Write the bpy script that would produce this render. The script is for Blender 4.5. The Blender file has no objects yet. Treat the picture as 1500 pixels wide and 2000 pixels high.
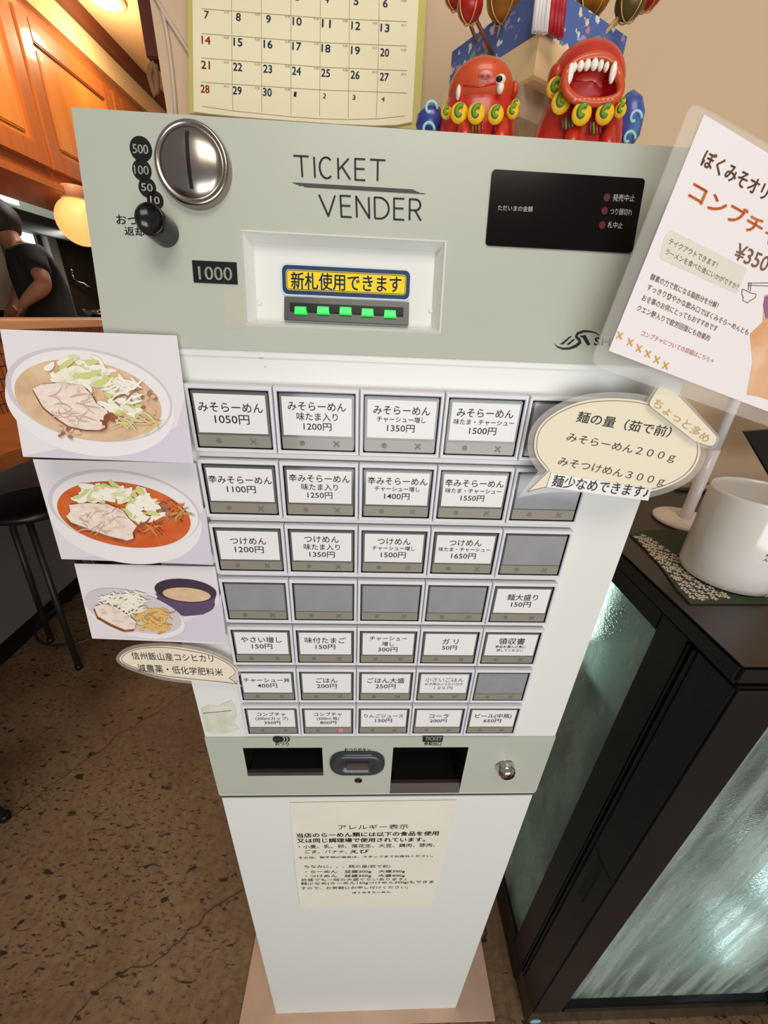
import bpy, bmesh, math, random
from mathutils import Vector as V, Matrix
random.seed(7)
SC = bpy.context.scene
COL = SC.collection

# ------------------------------------------------------------------ camera
F = 765.0
CAM = V((0.1324742, -0.2919619, 1.4467067))
RX = V((0.99879537, -0.02900309, 0.03958067))
RY = V((0.02255977, -0.44490728, -0.89529245))     # image down
RZ = V((0.04357598, 0.89510688, -0.44371703))      # forward
cd = bpy.data.cameras.new('camera')
cam = bpy.data.objects.new('camera', cd)
COL.objects.link(cam)
cd.sensor_fit = 'HORIZONTAL'
cd.sensor_width = 36.0
cd.lens = 36.0 * F / 1500.0
cd.clip_start = 0.01
cam.matrix_world = Matrix(((RX.x, -RY.x, -RZ.x, CAM.x), (RX.y, -RY.y, -RZ.y, CAM.y), (RX.z, -RY.z, -RZ.z, CAM.z), (0, 0, 0, 1)))
SC.camera = cam

# ------------------------------------------------------------------ light
SC.view_settings.view_transform = 'Standard'
SC.view_settings.look = 'None'
SC.view_settings.gamma = 1.0
SC.view_settings.exposure = 0.07
SC.cycles.use_denoising = True
SC.cycles.max_bounces = 8
SC.cycles.sample_clamp_indirect = 6.0
w = bpy.data.worlds.new('world')
SC.world = w
w.use_nodes = True
w.node_tree.nodes['Background'].inputs[0].default_value = (0.95, 0.93, 0.90, 1)
w.node_tree.nodes['Background'].inputs[1].default_value = 0.22


def area(name, loc, target, sx, sy, power, col):
    ld = bpy.data.lights.new(name, 'AREA')
    ld.shape = 'RECTANGLE'
    ld.size, ld.size_y = sx, sy
    ld.energy = power
    ld.color = col
    o = bpy.data.objects.new(name, ld)
    COL.objects.link(o)
    o.location = loc
    o.rotation_euler = (V(target) - V(loc)).to_track_quat('-Z', 'Y').to_euler()
    return o


area('shop_window_light', (0.7, -2.8, 0.85), (0.15, 0.0, 0.55), 2.4, 1.4, 52, (0.95, 0.98, 1.0))
area('ceiling_lamp_light', (0.3, -0.9, 2.62), (0.25, 0.1, 1.1), 0.9, 0.6, 11, (1.0, 0.90, 0.78))
area('warm_ceiling_light', (-0.95, 1.5, 2.6), (-1.2, 1.9, 1.0), 0.35, 0.35, 11, (1.0, 0.78, 0.52))
area('kitchen_tube_light', (-1.85, 3.4, 2.62), (-2.3, 3.4, 1.2), 0.2, 1.6, 34, (0.95, 1.0, 0.92))


# ------------------------------------------------------------------ pixel rays of the fitted camera -> world points
def ray(px, py):
    a, b = (px - 750.0) / F, (py - 1000.0) / F
    return RX * a + RY * b + RZ


def onX(px, py, x):
    d = ray(px, py)
    return CAM + d * ((x - CAM.x) / d.x)


def onY(px, py, y):
    d = ray(px, py)
    return CAM + d * ((y - CAM.y) / d.y)


def onZ(px, py, z):
    d = ray(px, py)
    return CAM + d * ((z - CAM.z) / d.z)


def far(px, py, t):
    return CAM + ray(px, py) * t


class PL:
    """A real plane in the room: a point, two axes and the normal that faces the room."""
    def __init__(s, p, ux, uy):
        s.p = V(p)
        s.n = V(ux).cross(V(uy)).normalized()
        s.ux = V(ux).normalized()
        s.uy = s.n.cross(s.ux)

    @staticmethod
    def corners(tl, tr, bl):
        return PL(tl, tr - tl, tl - bl)

    def pt(s, px, py, off=0.0):
        d = ray(px, py)
        q = s.p + s.n * off
        return CAM + d * ((q - CAM).dot(s.n) / d.dot(s.n))


def front(y):
    return PL((0, y, 0), (1, 0, 0), (0, 0, 1))


# ------------------------------------------------------------------ materials
def lin(c):
    return tuple((x / 255 / 12.92) if x / 255 <= 0.04045 else ((x / 255 + 0.055) / 1.055) ** 2.4 for x in c) + (1,)


def mat(name, rgb, rough=0.5, metal=0.0, coat=0.0, emit=None, es=0.0, spec=0.5):
    m = bpy.data.materials.new(name)
    m.use_nodes = True
    b = m.node_tree.nodes['Principled BSDF']
    b.inputs['Base Color'].default_value = lin(rgb)
    b.inputs['Roughness'].default_value = rough
    b.inputs['Metallic'].default_value = metal
    b.inputs['Coat Weight'].default_value = coat
    b.inputs['Coat Roughness'].default_value = 0.08
    b.inputs['Specular IOR Level'].default_value = spec
    if emit:
        b.inputs['Emission Color'].default_value = lin(emit)
        b.inputs['Emission Strength'].default_value = es
    return m


def noisy(name, stops, scale=(5, 5, 5), rough=0.6, detail=5, dist=0.0, bump=0.0, coat=0.0, kind='NOISE', bscale=None, spec=0.5):
    """Principled whose colour runs along stops [(pos, rgb)] of a noise / voronoi field in object space."""
    m = mat(name, (128, 128, 128), rough, coat=coat, spec=spec)
    nt = m.node_tree
    b = nt.nodes['Principled BSDF']
    tc = nt.nodes.new('ShaderNodeTexCoord')
    mp = nt.nodes.new('ShaderNodeMapping')
    mp.inputs['Scale'].default_value = scale
    nt.links.new(tc.outputs['Object'], mp.inputs['Vector'])
    if kind == 'NOISE':
        n = nt.nodes.new('ShaderNodeTexNoise')
        n.inputs['Scale'].default_value = 1.0
        n.inputs['Detail'].default_value = detail
        n.inputs['Distortion'].default_value = dist
        out = n.outputs[0]
    else:
        n = nt.nodes.new('ShaderNodeTexVoronoi')
        n.inputs['Scale'].default_value = 1.0
        out = n.outputs['Distance']
    nt.links.new(mp.outputs[0], n.inputs['Vector'])
    r = nt.nodes.new('ShaderNodeValToRGB')
    while len(r.color_ramp.elements) < len(stops):
        r.color_ramp.elements.new(0.5)
    for e, (p, c) in zip(r.color_ramp.elements, stops):
        e.position = p
        e.color = lin(c)
    nt.links.new(out, r.inputs[0])
    nt.links.new(r.outputs[0], b.inputs['Base Color'])
    if bump:
        bp = nt.nodes.new('ShaderNodeBump')
        bp.inputs['Strength'].default_value = bump
        bp.inputs['Distance'].default_value = 0.002
        nt.links.new(out, bp.inputs['Height'])
        nt.links.new(bp.outputs[0], b.inputs['Normal'])
    return m


def clear(name, tint, alpha, rough=0.08, bump=0.0, bscale=300):
    """Clear plastic: mostly see-through with a glossy skin."""
    m = bpy.data.materials.new(name)
    m.use_nodes = True
    nt = m.node_tree
    b = nt.nodes['Principled BSDF']
    b.inputs['Base Color'].default_value = lin(tint)
    b.inputs['Roughness'].default_value = rough
    tr = nt.nodes.new('ShaderNodeBsdfTransparent')
    mx = nt.nodes.new('ShaderNodeMixShader')
    mx.inputs[0].default_value = alpha
    nt.links.new(tr.outputs[0], mx.inputs[1])
    nt.links.new(b.outputs[0], mx.inputs[2])
    nt.links.new(mx.outputs[0], nt.nodes['Material Output'].inputs[0])
    if bump:
        tc = nt.nodes.new('ShaderNodeTexCoord')
        n = nt.nodes.new('ShaderNodeTexNoise')
        n.inputs['Scale'].default_value = bscale
        bp = nt.nodes.new('ShaderNodeBump')
        bp.inputs['Strength'].default_value = bump
        bp.inputs['Distance'].default_value = 0.001
        nt.links.new(tc.outputs['Object'], n.inputs['Vector'])
        nt.links.new(n.outputs[0], bp.inputs['Height'])
        nt.links.new(bp.outputs[0], b.inputs['Normal'])
    return m


# ------------------------------------------------------------------ mesh builder
_txt = {}


def glyphs(s, bold):
    k = (s, bold)
    if k not in _txt:
        c = bpy.data.curves.new('lettering', 'FONT')
        c.body = s
        c.resolution_u = 3
        c.offset = bold if bold < 0.012 else 0.0
        o = bpy.data.objects.new('lettering', c)
        COL.objects.link(o)
        dg = bpy.context.evaluated_depsgraph_get()
        me = bpy.data.meshes.new_from_object(o.evaluated_get(dg))
        vs = [v.co.copy() for v in me.vertices]
        fs = [tuple(p.vertices) for p in me.polygons]
        bpy.data.objects.remove(o)
        bpy.data.curves.remove(c)
        bpy.data.meshes.remove(me)
        _txt[k] = (vs, fs, min(v.x for v in vs), max(v.x for v in vs), min(v.y for v in vs), max(v.y for v in vs))
    return _txt[k]


class MB:
    def __init__(s):
        s.bm = bmesh.new()
        s.mats = []

    def mi(s, m):
        if m not in s.mats:
            s.mats.append(m)
        return s.mats.index(m)

    def face(s, pts, m, smooth=False):
        f = s.bm.faces.new([s.bm.verts.new(p) for p in pts])
        f.material_index = s.mi(m)
        f.smooth = smooth
        return f

    def hexa(s, p, m):
        """p: 8 corners, bottom ring 0-3 then top ring 4-7."""
        v = [s.bm.verts.new(q) for q in p]
        k = s.mi(m)
        for q in ((3, 2, 1, 0), (4, 5, 6, 7), (0, 1, 5, 4), (1, 2, 6, 5), (2, 3, 7, 6), (3, 0, 4, 7)):
            s.bm.faces.new([v[i] for i in q]).material_index = k

    def box(s, a, b, m, bev=0.0, seg=2):
        x0, x1 = sorted((a[0], b[0]))
        y0, y1 = sorted((a[1], b[1]))
        z0, z1 = sorted((a[2], b[2]))
        p = [(x0, y0, z0), (x1, y0, z0), (x1, y1, z0), (x0, y1, z0), (x0, y0, z1), (x1, y0, z1), (x1, y1, z1), (x0, y1, z1)]
        if not bev:
            return s.hexa(p, m)
        t = bmesh.new()
        v = [t.verts.new(q) for q in p]
        for q in ((3, 2, 1, 0), (4, 5, 6, 7), (0, 1, 5, 4), (1, 2, 6, 5), (2, 3, 7, 6), (3, 0, 4, 7)):
            t.faces.new([v[i] for i in q])
        bmesh.ops.bevel(t, geom=t.edges[:], offset=bev, segments=seg, affect='EDGES')
        s.absorb(t, m, False)

    def absorb(s, t, m, smooth):
        k = s.mi(m)
        mp = {v: s.bm.verts.new(v.co) for v in t.verts}
        for f in t.faces:
            g = s.bm.faces.new([mp[v] for v in f.verts])
            g.material_index = k
            g.smooth = smooth
        t.free()

    def slab(s, pts, depth, m, m2=None, smooth=False):
        """Flat outline pts pushed back by the vector depth."""
        a = [s.bm.verts.new(p) for p in pts]
        b = [s.bm.verts.new(V(p) + depth) for p in pts]
        k = s.mi(m)
        k2 = s.mi(m2 or m)
        s.bm.faces.new(a).material_index = k
        s.bm.faces.new(b[::-1]).material_index = k2
        n = len(a)
        for i in range(n):
            f = s.bm.faces.new((a[i], b[i], b[(i + 1) % n], a[(i + 1) % n]))
            f.material_index = k2
            f.smooth = smooth

    def rings(s, rings, m, cap0=True, cap1=True, smooth=True, closed=True):
        k = s.mi(m)
        R = [[s.bm.verts.new(p) for p in r] for r in rings]
        n = len(R[0])
        for a, b in zip(R, R[1:]):
            for i in range(n if closed else n - 1):
                f = s.bm.faces.new((a[i], a[(i + 1) % n], b[(i + 1) % n], b[i]))
                f.material_index = k
                f.smooth = smooth
        if cap0:
            s.bm.faces.new(R[0][::-1]).material_index = k
        if cap1:
            s.bm.faces.new(R[-1]).material_index = k

    def lathe(s, prof, m, o=(0, 0, 0), ax=(0, 0, 1), u=None, seg=32, cap0=True, cap1=True, sx=1.0):
        """prof: [(radius, height along ax)]"""
        ax = V(ax).normalized()
        u = V(u).normalized() if u else ax.orthogonal().normalized()
        vv = ax.cross(u)
        o = V(o)
        R = []
        for r, h in prof:
            R.append([o + ax * h + (u * math.cos(t) * sx + vv * math.sin(t)) * max(r, 1e-5) for t in [2 * math.pi * i / seg for i in range(seg)]])
        s.rings(R, m, cap0, cap1)

    def tube(s, path, r, m, seg=10, caps=True):
        path = [V(p) for p in path]
        rr = r if isinstance(r, (list, tuple)) else [r] * len(path)
        R = []
        u = None
        for i, p in enumerate(path):
            d = (path[min(i + 1, len(path) - 1)] - path[max(i - 1, 0)]).normalized()
            u = d.orthogonal().normalized() if u is None else (u - d * u.dot(d)).normalized()
            v = d.cross(u)
            R.append([p + (u * math.cos(t) + v * math.sin(t)) * rr[i] for t in [2 * math.pi * k / seg for k in range(seg)]])
        s.rings(R, m, caps, caps)

    def ball(s, c, r, m, rot=None, seg=20, f=None):
        """Ellipsoid; f(unit vector) -> scale lets it be shaped."""
        c = V(c)
        r = V(r) if not isinstance(r, (int, float)) else V((r, r, r))
        n = seg // 2
        R = []
        for i in range(n + 1):
            th = math.pi * (i + 0.001) / (n + 0.002)
            ring = []
            for j in range(seg):
                ph = 2 * math.pi * j / seg
                d = V((math.sin(th) * math.cos(ph), math.sin(th) * math.sin(ph), -math.cos(th)))
                q = V((d.x * r.x, d.y * r.y, d.z * r.z)) * (f(d) if f else 1.0)
                ring.append(c + (rot @ q if rot else q))
            R.append(ring)
        s.rings(R, m)

    def text(s, pl, t, bl, br, h, m, bold=0.0, off=0.0005):
        """Lettering on plane pl: its box runs from bl to br along the bottom and is h tall (pixels)."""
        vs, fs, x0, x1, y0, y1 = glyphs(t, bold)
        A, B = pl.pt(bl[0], bl[1], off), pl.pt(br[0], br[1], off)
        ux = B - A
        wd = ux.length
        ux.normalize()
        uy = pl.n.cross(ux)
        mx, my = (bl[0] + br[0]) / 2, (bl[1] + br[1]) / 2
        hh = abs((pl.pt(mx, my - h, off) - pl.pt(mx, my, off)).dot(uy))
        for q in s.strikes(bold):
            sh = ux * (q[0] * hh) + uy * (q[1] * hh)
            s.put(vs, fs, lambda v: A + sh + ux * ((v.x - x0) / (x1 - x0) * wd) + uy * ((v.y - y0) / (y1 - y0) * hh), m)

    @staticmethod
    def strikes(bold):
        if bold < 0.012:
            return ((0, 0),)
        b = bold * 0.8
        return ((-b, 0), (b, 0), (0, b * .6), (0, -b * .6))

    def text_em(s, t, c, ux, uy, em, m, bold=0.0, squeeze=1.0):
        """Lettering centred on c (bottom centre), glyph em given in metres."""
        vs, fs, x0, x1, y0, y1 = glyphs(t, bold)
        xm = (x0 + x1) / 2
        k = squeeze * (1.16 if t[0].isdigit() else 1.0)
        s.put(vs, fs, lambda v: c + ux * ((v.x - xm) * em * k) + uy * (v.y * em), m)

    def put(s, vs, fs, fn, m):
        k = s.mi(m)
        w_ = [s.bm.verts.new(fn(v)) for v in vs]
        for f in fs:
            try:
                s.bm.faces.new([w_[i] for i in f]).material_index = k
            except ValueError:
                pass

    # drawings on a plane, outline given in pixels
    def draw(s, pl, pts, m, off=0.0004):
        s.face([pl.pt(x, y, off) for x, y in pts], m)

    def ell(s, pl, c, rx, ry, m, rot=0.0, off=0.0004, n=40, wob=0.0, seed=0):
        rnd = random.Random(seed)
        ph = [rnd.uniform(0, 6.28) for _ in range(4)]
        pts = []
        for i in range(n):
            t = 2 * math.pi * i / n
            k = 1 + wob * (math.sin(3 * t + ph[0]) + 0.6 * math.sin(5 * t + ph[1]) + 0.5 * math.sin(9 * t + ph[2]))
            x, y = rx * math.cos(t) * k, ry * math.sin(t) * k
            pts.append((c[0] + x * math.cos(rot) - y * math.sin(rot), c[1] + x * math.sin(rot) + y * math.cos(rot)))
        s.draw(pl, pts, m, off)

    def stroke(s, pl, path, wpx, m, off=0.0005):
        L, Rr = [], []
        for i, p in enumerate(path):
            a, b = path[max(i - 1, 0)], path[min(i + 1, len(path) - 1)]
            dx, dy = b[0] - a[0], b[1] - a[1]
            l = math.hypot(dx, dy) or 1
            ww = wpx[i] if isinstance(wpx, (list, tuple)) else wpx
            L.append(pl.pt(p[0] - dy / l * ww / 2, p[1] + dx / l * ww / 2, off))
            Rr.append(pl.pt(p[0] + dy / l * ww / 2, p[1] - dx / l * ww / 2, off))
        k = s.mi(m)
        a = [s.bm.verts.new(p) for p in L]
        b = [s.bm.verts.new(p) for p in Rr]
        for i in range(len(a) - 1):
            s.bm.faces.new((a[i], a[i + 1], b[i + 1], b[i])).material_index = k

    def build(s, name, parent=None, **kw):
        bmesh.ops.recalc_face_normals(s.bm, faces=s.bm.faces[:]) if kw.pop('fix', True) else None
        me = bpy.data.meshes.new(name)
        s.bm.to_mesh(me)
        s.bm.free()
        for m in s.mats:
            me.materials.append(m)
        o = bpy.data.objects.new(name, me)
        COL.objects.link(o)
        if parent is not None:
            adopt(o, parent)
        for k, v in kw.items():
            o[k] = v
        return o


WORLD = {}


def adopt(o, p):
    o.parent = p
    q = WORLD.get(p.name, V((0, 0, 0)))
    o.matrix_parent_inverse = Matrix.Translation(-q)


def thing(name, label, cat, loc, group=None):
    o = bpy.data.objects.new(name, None)
    COL.objects.link(o)
    o.location = loc
    o.empty_display_size = 0.05
    WORLD[o.name] = V(loc)
    o['label'] = label
    o['category'] = cat
    if group:
        o['group'] = group
    return o


def tag(o, label, cat, group=None):
    o['label'] = label
    o['category'] = cat
    if group:
        o['group'] = group
    return o


def round_rect(x0, z0, x1, z1, r, n=5):
    pts = []
    for cx, cz, a in ((x1 - r, z0 + r, -90), (x1 - r, z1 - r, 0), (x0 + r, z1 - r, 90), (x0 + r, z0 + r, 180)):
        for i in range(n + 1):
            t = math.radians(a + 90 * i / n)
            pts.append((cx + r * math.cos(t), cz + r * math.sin(t)))
    return pts


# common materials
M_white = mat('white_enamel', (226, 227, 222), 0.32)
M_panel = noisy('grey_green_enamel', [(0.3, (178, 182, 169)), (0.7, (184, 188, 175))], (6, 6, 6), 0.36)
M_house = mat('lilac_white_plastic', (222, 221, 228), 0.35)
M_black = mat('black_plastic', (18, 18, 18), 0.3)
M_ink = mat('black_ink', (16, 16, 18), 0.6)
M_darkgrey = mat('dark_grey_plastic', (58, 62, 60), 0.3)
M_metal = mat('brushed_steel', (168, 158, 150), 0.24, 1.0)
M_dmetal = mat('dark_steel', (96, 92, 90), 0.3, 1.0)
M_paper = mat('white_paper', (232, 231, 230), 0.5, coat=0.25)
M_cream = mat('cream_paper', (233, 222, 196), 0.55)
M_strip = mat('taupe_key_strip', (140, 136, 124), 0.3, coat=0.4)
M_mark = mat('dim_key_mark', (112, 109, 102), 0.4)
M_empty = noisy('empty_key_grey', [(0.3, (138, 139, 143)), (0.7, (150, 151, 154))], (30, 30, 30), 0.25, coat=0.6)
M_lam = clear('clear_laminate', (252, 250, 246), 0.13, 0.1, 0.03, 60)
M_tape = clear('clear_tape', (235, 230, 215), 0.22, 0.15, 0.6, 200)

# ------------------------------------------------------------------ machine frame of reference
YB = 0.0086            # front of the white body
XL, XR = -0.0513, 0.3683
ZBOT, ZBEND, ZTOP = 0.877, 1.4215, 1.553
UPT = V((0, 0.0254, 0.1315)).normalized()
P_body = front(YB)
P_up = PL((XL, YB, ZBEND), (1, 0, 0), UPT)      # the upper panel leans back
YTOP = YB + 0.0254
YBACK = 0.31
YW = 0.47              # wall behind the machine

# ================================================================== structure
M_floor = bpy.data.materials.new('stained_concrete')
M_floor.use_nodes = True


def floor_nodes(m):
    nt = m.node_tree
    b = nt.nodes['Principled BSDF']
    b.inputs['Roughness'].default_value = 0.55
    N = nt.nodes.new
    L = nt.links.new
    tc = N('ShaderNodeTexCoord')

    def noise(sc, det=6, dist=0.0, mapscale=None):
        n = N('ShaderNodeTexNoise')
        n.inputs['Scale'].default_value = sc
        n.inputs['Detail'].default_value = det
        n.inputs['Distortion'].default_value = dist
        if mapscale:
            mp = N('ShaderNodeMapping')
            mp.inputs['Scale'].default_value = mapscale
            mp.inputs['Rotation'].default_value = (0, 0, 0.5)
            L(tc.outputs['Object'], mp.inputs['Vector'])
            L(mp.outputs[0], n.inputs['Vector'])
        else:
            L(tc.outputs['Object'], n.inputs['Vector'])
        return n.outputs[0]

    def ramp(src, stops):
        r = N('ShaderNodeValToRGB')
        while len(r.color_ramp.elements) < len(stops):
            r.color_ramp.elements.new(0.5)
        for e, (p, c) in zip(r.color_ramp.elements, stops):
            e.position = p
            e.color = lin(c)
        L(src, r.inputs[0])
        return r.outputs[0]

    def mult(a, c, fac=1.0):
        x = N('ShaderNodeMixRGB')
        x.blend_type = 'MULTIPLY'
        x.inputs[0].default_value = fac
        L(a, x.inputs[1])
        L(c, x.inputs[2])
        return x.outputs[0]
    base = ramp(noise(2.2, 8, 0.6), [(0.25, (104, 77, 51)), (0.5, (136, 106, 74)), (0.75, (158, 130, 98))])
    spots = ramp(noise(26, 3, 0.3, (1, 2.2, 1)), [(0.0, (70, 66, 60)), (0.335, (96, 90, 84)), (0.37, (255, 255, 255))])
    spots2 = ramp(noise(55, 3, 0.5, (1, 2.6, 1)), [(0.0, (96, 80, 66)), (0.36, (120, 104, 90)), (0.41, (255, 255, 255))])
    msk = ramp(noise(1.6, 3), [(0.42, (255, 255, 255)), (0.6, (0, 0, 0))])
    mm = N('ShaderNodeMixRGB')
    L(msk, mm.inputs[0])
    L(spots2, mm.inputs[1])
    mm.inputs[2].default_value = (1, 1, 1, 1)
    spots2 = mm.outputs[0]
    grain = ramp(noise(60, 4), [(0.3, (205, 205, 205)), (0.7, (255, 255, 255))])
    v = N('ShaderNodeTexVoronoi')
    v.feature = 'DISTANCE_TO_EDGE'
    v.inputs['Scale'].default_value = 1.35
    ad = N('ShaderNodeVectorMath')
    ad.operation = 'ADD'
    nn = N('ShaderNodeTexNoise')
    nn.inputs['Scale'].default_value = 5
    nn.inputs['Detail'].default_value = 6
    sc = N('ShaderNodeVectorMath')
    sc.operation = 'SCALE'
    sc.inputs['Scale'].default_value = 0.16
    L(tc.outputs['Object'], nn.inputs['Vector'])
    L(nn.outputs[1], sc.inputs[0])
    L(tc.outputs['Object'], ad.inputs[0])
    L(sc.outputs[0], ad.inputs[1])
    L(ad.outputs[0], v.inputs['Vector'])
    crack = ramp(v.outputs['Distance'], [(0.0, (110, 96, 84)), (0.004, (255, 255, 255))])
    L(mult(mult(mult(mult(base, spots), spots2), grain), crack), b.inputs['Base Color'])
    bp = N('ShaderNodeBump')
    bp.inputs['Strength'].default_value = 0.25
    bp.inputs['Distance'].default_value = 0.004
    L(noise(22, 5), bp.inputs['Height'])
    L(bp.outputs[0], b.inputs['Normal'])


floor_nodes(M_floor)
M_wall = noisy('tan_plaster', [(0.3, (206, 176, 143)), (0.7, (214, 185, 153))], (3, 3, 1.2), 0.75, bump=0.06)
M_salmon = noisy('salmon_concrete', [(0.3, (196, 160, 136)), (0.7, (214, 182, 158))], (9, 9, 9), 0.6)
M_cedar = noisy('orange_cabinet_wood', [(0.25, (206, 122, 52)), (0.55, (220, 138, 62)), (0.8, (228, 152, 76))], (30, 9, 1.4), 0.4, dist=0.8, coat=0.25)
M_cedar_d = noisy('orange_cabinet_stile', [(0.25, (178, 98, 46)), (0.8, (198, 114, 54))], (30, 30, 1.6), 0.42, coat=0.25)
M_maroon = mat('maroon_beam', (96, 32, 12), 0.45)
M_soffit = mat('cream_soffit', (246, 206, 150), 0.7)
M_kdark = noisy('dark_kitchen_tile', [(0.3, (74, 62, 48)), (0.7, (104, 90, 70))], (3, 3, 3), 0.4)

mb = MB()
mb.face([(-6, -4, 0), (4, -4, 0), (4, 7, 0), (-6, 7, 0)], M_floor)
mb.build('floor', kind='structure')

mb = MB()                                       # wall behind the machine, with its left end
mb.box((-0.165, YW, 0), (2.6, YW + 0.12, 2.7), M_wall)
mb.build('wall_back', kind='structure')
mb = MB()
mb.box((2.6, -3, 0), (2.7, YW + 0.12, 2.7), M_wall)
mb.build('wall_right', kind='structure')
mb = MB()
mb.box((-0.13, -0.012, 0), (0.455, YW, 0.004), M_salmon)
mb.build('trim_1', kind='structure')

ZC = 2.7
mb = MB()
mb.box((-4, 0.6, ZC), (2.7, 7, ZC + 0.05), M_soffit)
mb.build('ceiling', kind='structure')
XCAB = -1.30
ztc = 2.545
mb = MB()
mb.box((XCAB - 0.35, 1.2, ztc), (XCAB + 0.004, 6.0, ZC), M_soffit)
mb.build('wall_left', kind='structure')
mb = MB()
a = onX(290, 160, XCAB + 0.004)
mb.box((XCAB - 0.02, 1.2, ZC - 0.055), (XCAB + 0.05, 6.0, ZC), M_maroon)
mb.build('trim_2', kind='structure')
# maroon post at the end of the wall
pa, pb = onY(272, 0, 0.60), onY(303, 170, 0.60)
mb = MB()
mb.box((-0.232, 0.592, 1.80), (-0.205, 0.64, ZC), M_maroon, 0.002)
mb.build('trim_3', kind='structure')

# kitchen shell
XK = -3.2
mb = MB()
mb.box((XK - 0.1, 0.5, 0), (XK, 7, ZC), M_kdark)
mb.build('wall_kitchen', kind='structure')
mb = MB()
mb.box((XK, 6.8, 0), (2, 6.9, ZC), M_kdark)
mb.build('wall_far', kind='structure')
mb = MB()
mb.box((-3.2, 1.2, 0), (-1.95, 6.8, 0.12), M_kdark)
mb.build('floor_kitchen', kind='structure')

# window in the kitchen wall
M_day = mat('daylight_pane', (235, 245, 250), 0.3, emit=(225, 240, 250), es=1.6)
M_frame = mat('dark_window_frame', (30, 22, 16), 0.5)
pk = PL((XK, 0, 0), (0, 1, 0), (0, 0, 1))
c = [onX(x, y, XK + 0.03) for x, y in ((26, 453), (66, 462), (72, 482), (36, 466))]
ya, yb_ = min(p.y for p in c) - 0.10, max(p.y for p in c) + 0.02
za, zb = min(p.z for p in c) - 0.16, max(p.z for p in c) + 0.02
mb = MB()
for q in (((XK, ya - .06, za - .06), (XK + .04, yb_ + .06, za)), ((XK, ya - .06, zb), (XK + .04, yb_ + .06, zb + .06)), ((XK, ya - .06, za), (XK + .04, ya, zb)), ((XK, yb_, za), (XK + .04, yb_ + .06, zb))):
    mb.box(q[0], q[1], M_frame)
wn = mb.build('window_1', kind='structure')
mb = MB()
mb.box((XK + 0.005, ya, za), (XK + 0.012, yb_, zb), M_day)
mb.build('window_pane', wn)

# ================================================================== the ticket machine
TM = thing('ticket_machine', 'white and grey-green ticket vending machine with seven rows of buttons on a white pedestal', 'ticket machine', (0.158, 0.15, 0.0))

# body: profile extruded across
mb = MB()
prof = [(YB, ZBOT), (YB, ZBEND), (YTOP, ZTOP), (YBACK, ZTOP), (YBACK, ZBOT)]
H = dict(inx0=0, inx1=0)


def plate(mb_, pl, x0, x1, v0, v1, holes, off, m, thick):
    """Rectangular sheet on plane pl (local u along x, v up) with rectangular holes (u0,u1,v0,v1)."""
    us = sorted({x0, x1, *[h[0] for h in holes], *[h[1] for h in holes]})
    vs = sorted({v0, v1, *[h[2] for h in holes], *[h[3] for h in holes]})
    P = lambda u, v, o: V((u, pl.p.y, pl.p.z)) + pl.uy * v + pl.n * o
    inh = lambda u, v: any(h[0] < u < h[1] and h[2] < v < h[3] for h in holes)
    for a_, b_ in zip(us, us[1:]):
        for c_, d_ in zip(vs, vs[1:]):
            if not inh((a_ + b_) / 2, (c_ + d_) / 2):
                mb_.face([P(a_, c_, off), P(b_, c_, off), P(b_, d_, off), P(a_, d_, off)], m)
    for h in holes + [(x0, x1, v0, v1)]:
        q = [(h[0], h[2]), (h[1], h[2]), (h[1], h[3]), (h[0], h[3])]
        for (u, v), (u2, v2) in zip(q, q[1:] + q[:1]):
            mb_.face([P(u, v, off), P(u2, v2, off), P(u2, v2, off - thick), P(u, v, off - thick)], m)
    return P


# openings measured on their planes
def uv(pl, px, py, off=0.0):
    p = pl.pt(px, py, off)
    return p.x, (p - V((p.x, pl.p.y, pl.p.z))).dot(pl.uy)


iu0, iv1 = uv(P_up, 475, 455)
iu1, _ = uv(P_up, 868, 470)
_, iv0 = uv(P_up, 675, 640)
INL = (iu0, iu1, iv0, iv1)
P_low = PL((XL, YB, ZBOT), (1, 0, 0), (0, 0, 1))
ZL1 = 0.998            # top of the lower panel
t0 = uv(P_low, 478, 1459)
t1 = uv(P_low, 632, 1511)
T1 = (t0[0] - 0.002, t1[0], t1[1], t0[1])
k0 = uv(P_low, 768, 1458)
k1 = uv(P_low, 903, 1546)
T2 = (k0[0], uv(P_low, 918, 1458)[0] - 0.002, k1[1] + 0.001, k0[1])

# body skin, leaving the openings free
lenT = (YTOP - YB) / UPT.y
plate(mb, P_up, XL, XR, 0.0, lenT, [INL], 0.0, M_white, 0.0005)
plate(mb, P_low, XL, XR, 0.0, ZBEND - ZBOT, [T1, T2], 0.0, M_white, 0.0005)
mb.face([(XL, YTOP, ZTOP), (XR, YTOP, ZTOP), (XR, YBACK, ZTOP), (XL, YBACK, ZTOP)], M_white)
mb.face([(XL, YB, ZBOT), (XL, YBACK, ZBOT), (XR, YBACK, ZBOT), (XR, YB, ZBOT)], M_white)
mb.face([(XL, YBACK, ZBOT), (XL, YBACK, ZTOP), (XR, YBACK, ZTOP), (XR, YBACK, ZBOT)], M_white)
for x in (XL, XR):
    mb.face([(x, y, z) for y, z in prof], M_white)
mb.build('body', TM)

mb = MB()
plate(mb, P_up, XL + 0.0005, XR - 0.0005, 0.0008, lenT - 0.0005, [INL], 0.0012, M_panel, 0.0012)
mb.build('upper_panel', TM)
mb = MB()
plate(mb, P_low, XL - 0.0006, XR + 0.0006, 0.004, ZL1 - ZBOT, [T1, T2], 0.0012, M_panel, 0.0012)
mb.build('lower_panel', TM)
# pale lip between the leaning panel and the button field
mb = MB()
mb.box((XL, YB - 0.0009, ZBEND - 0.004), (XR, YB + 0.001, ZBEND + 0.0004), M_white, 0.0006, 3)
mb.build('panel_lip', TM)
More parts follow.
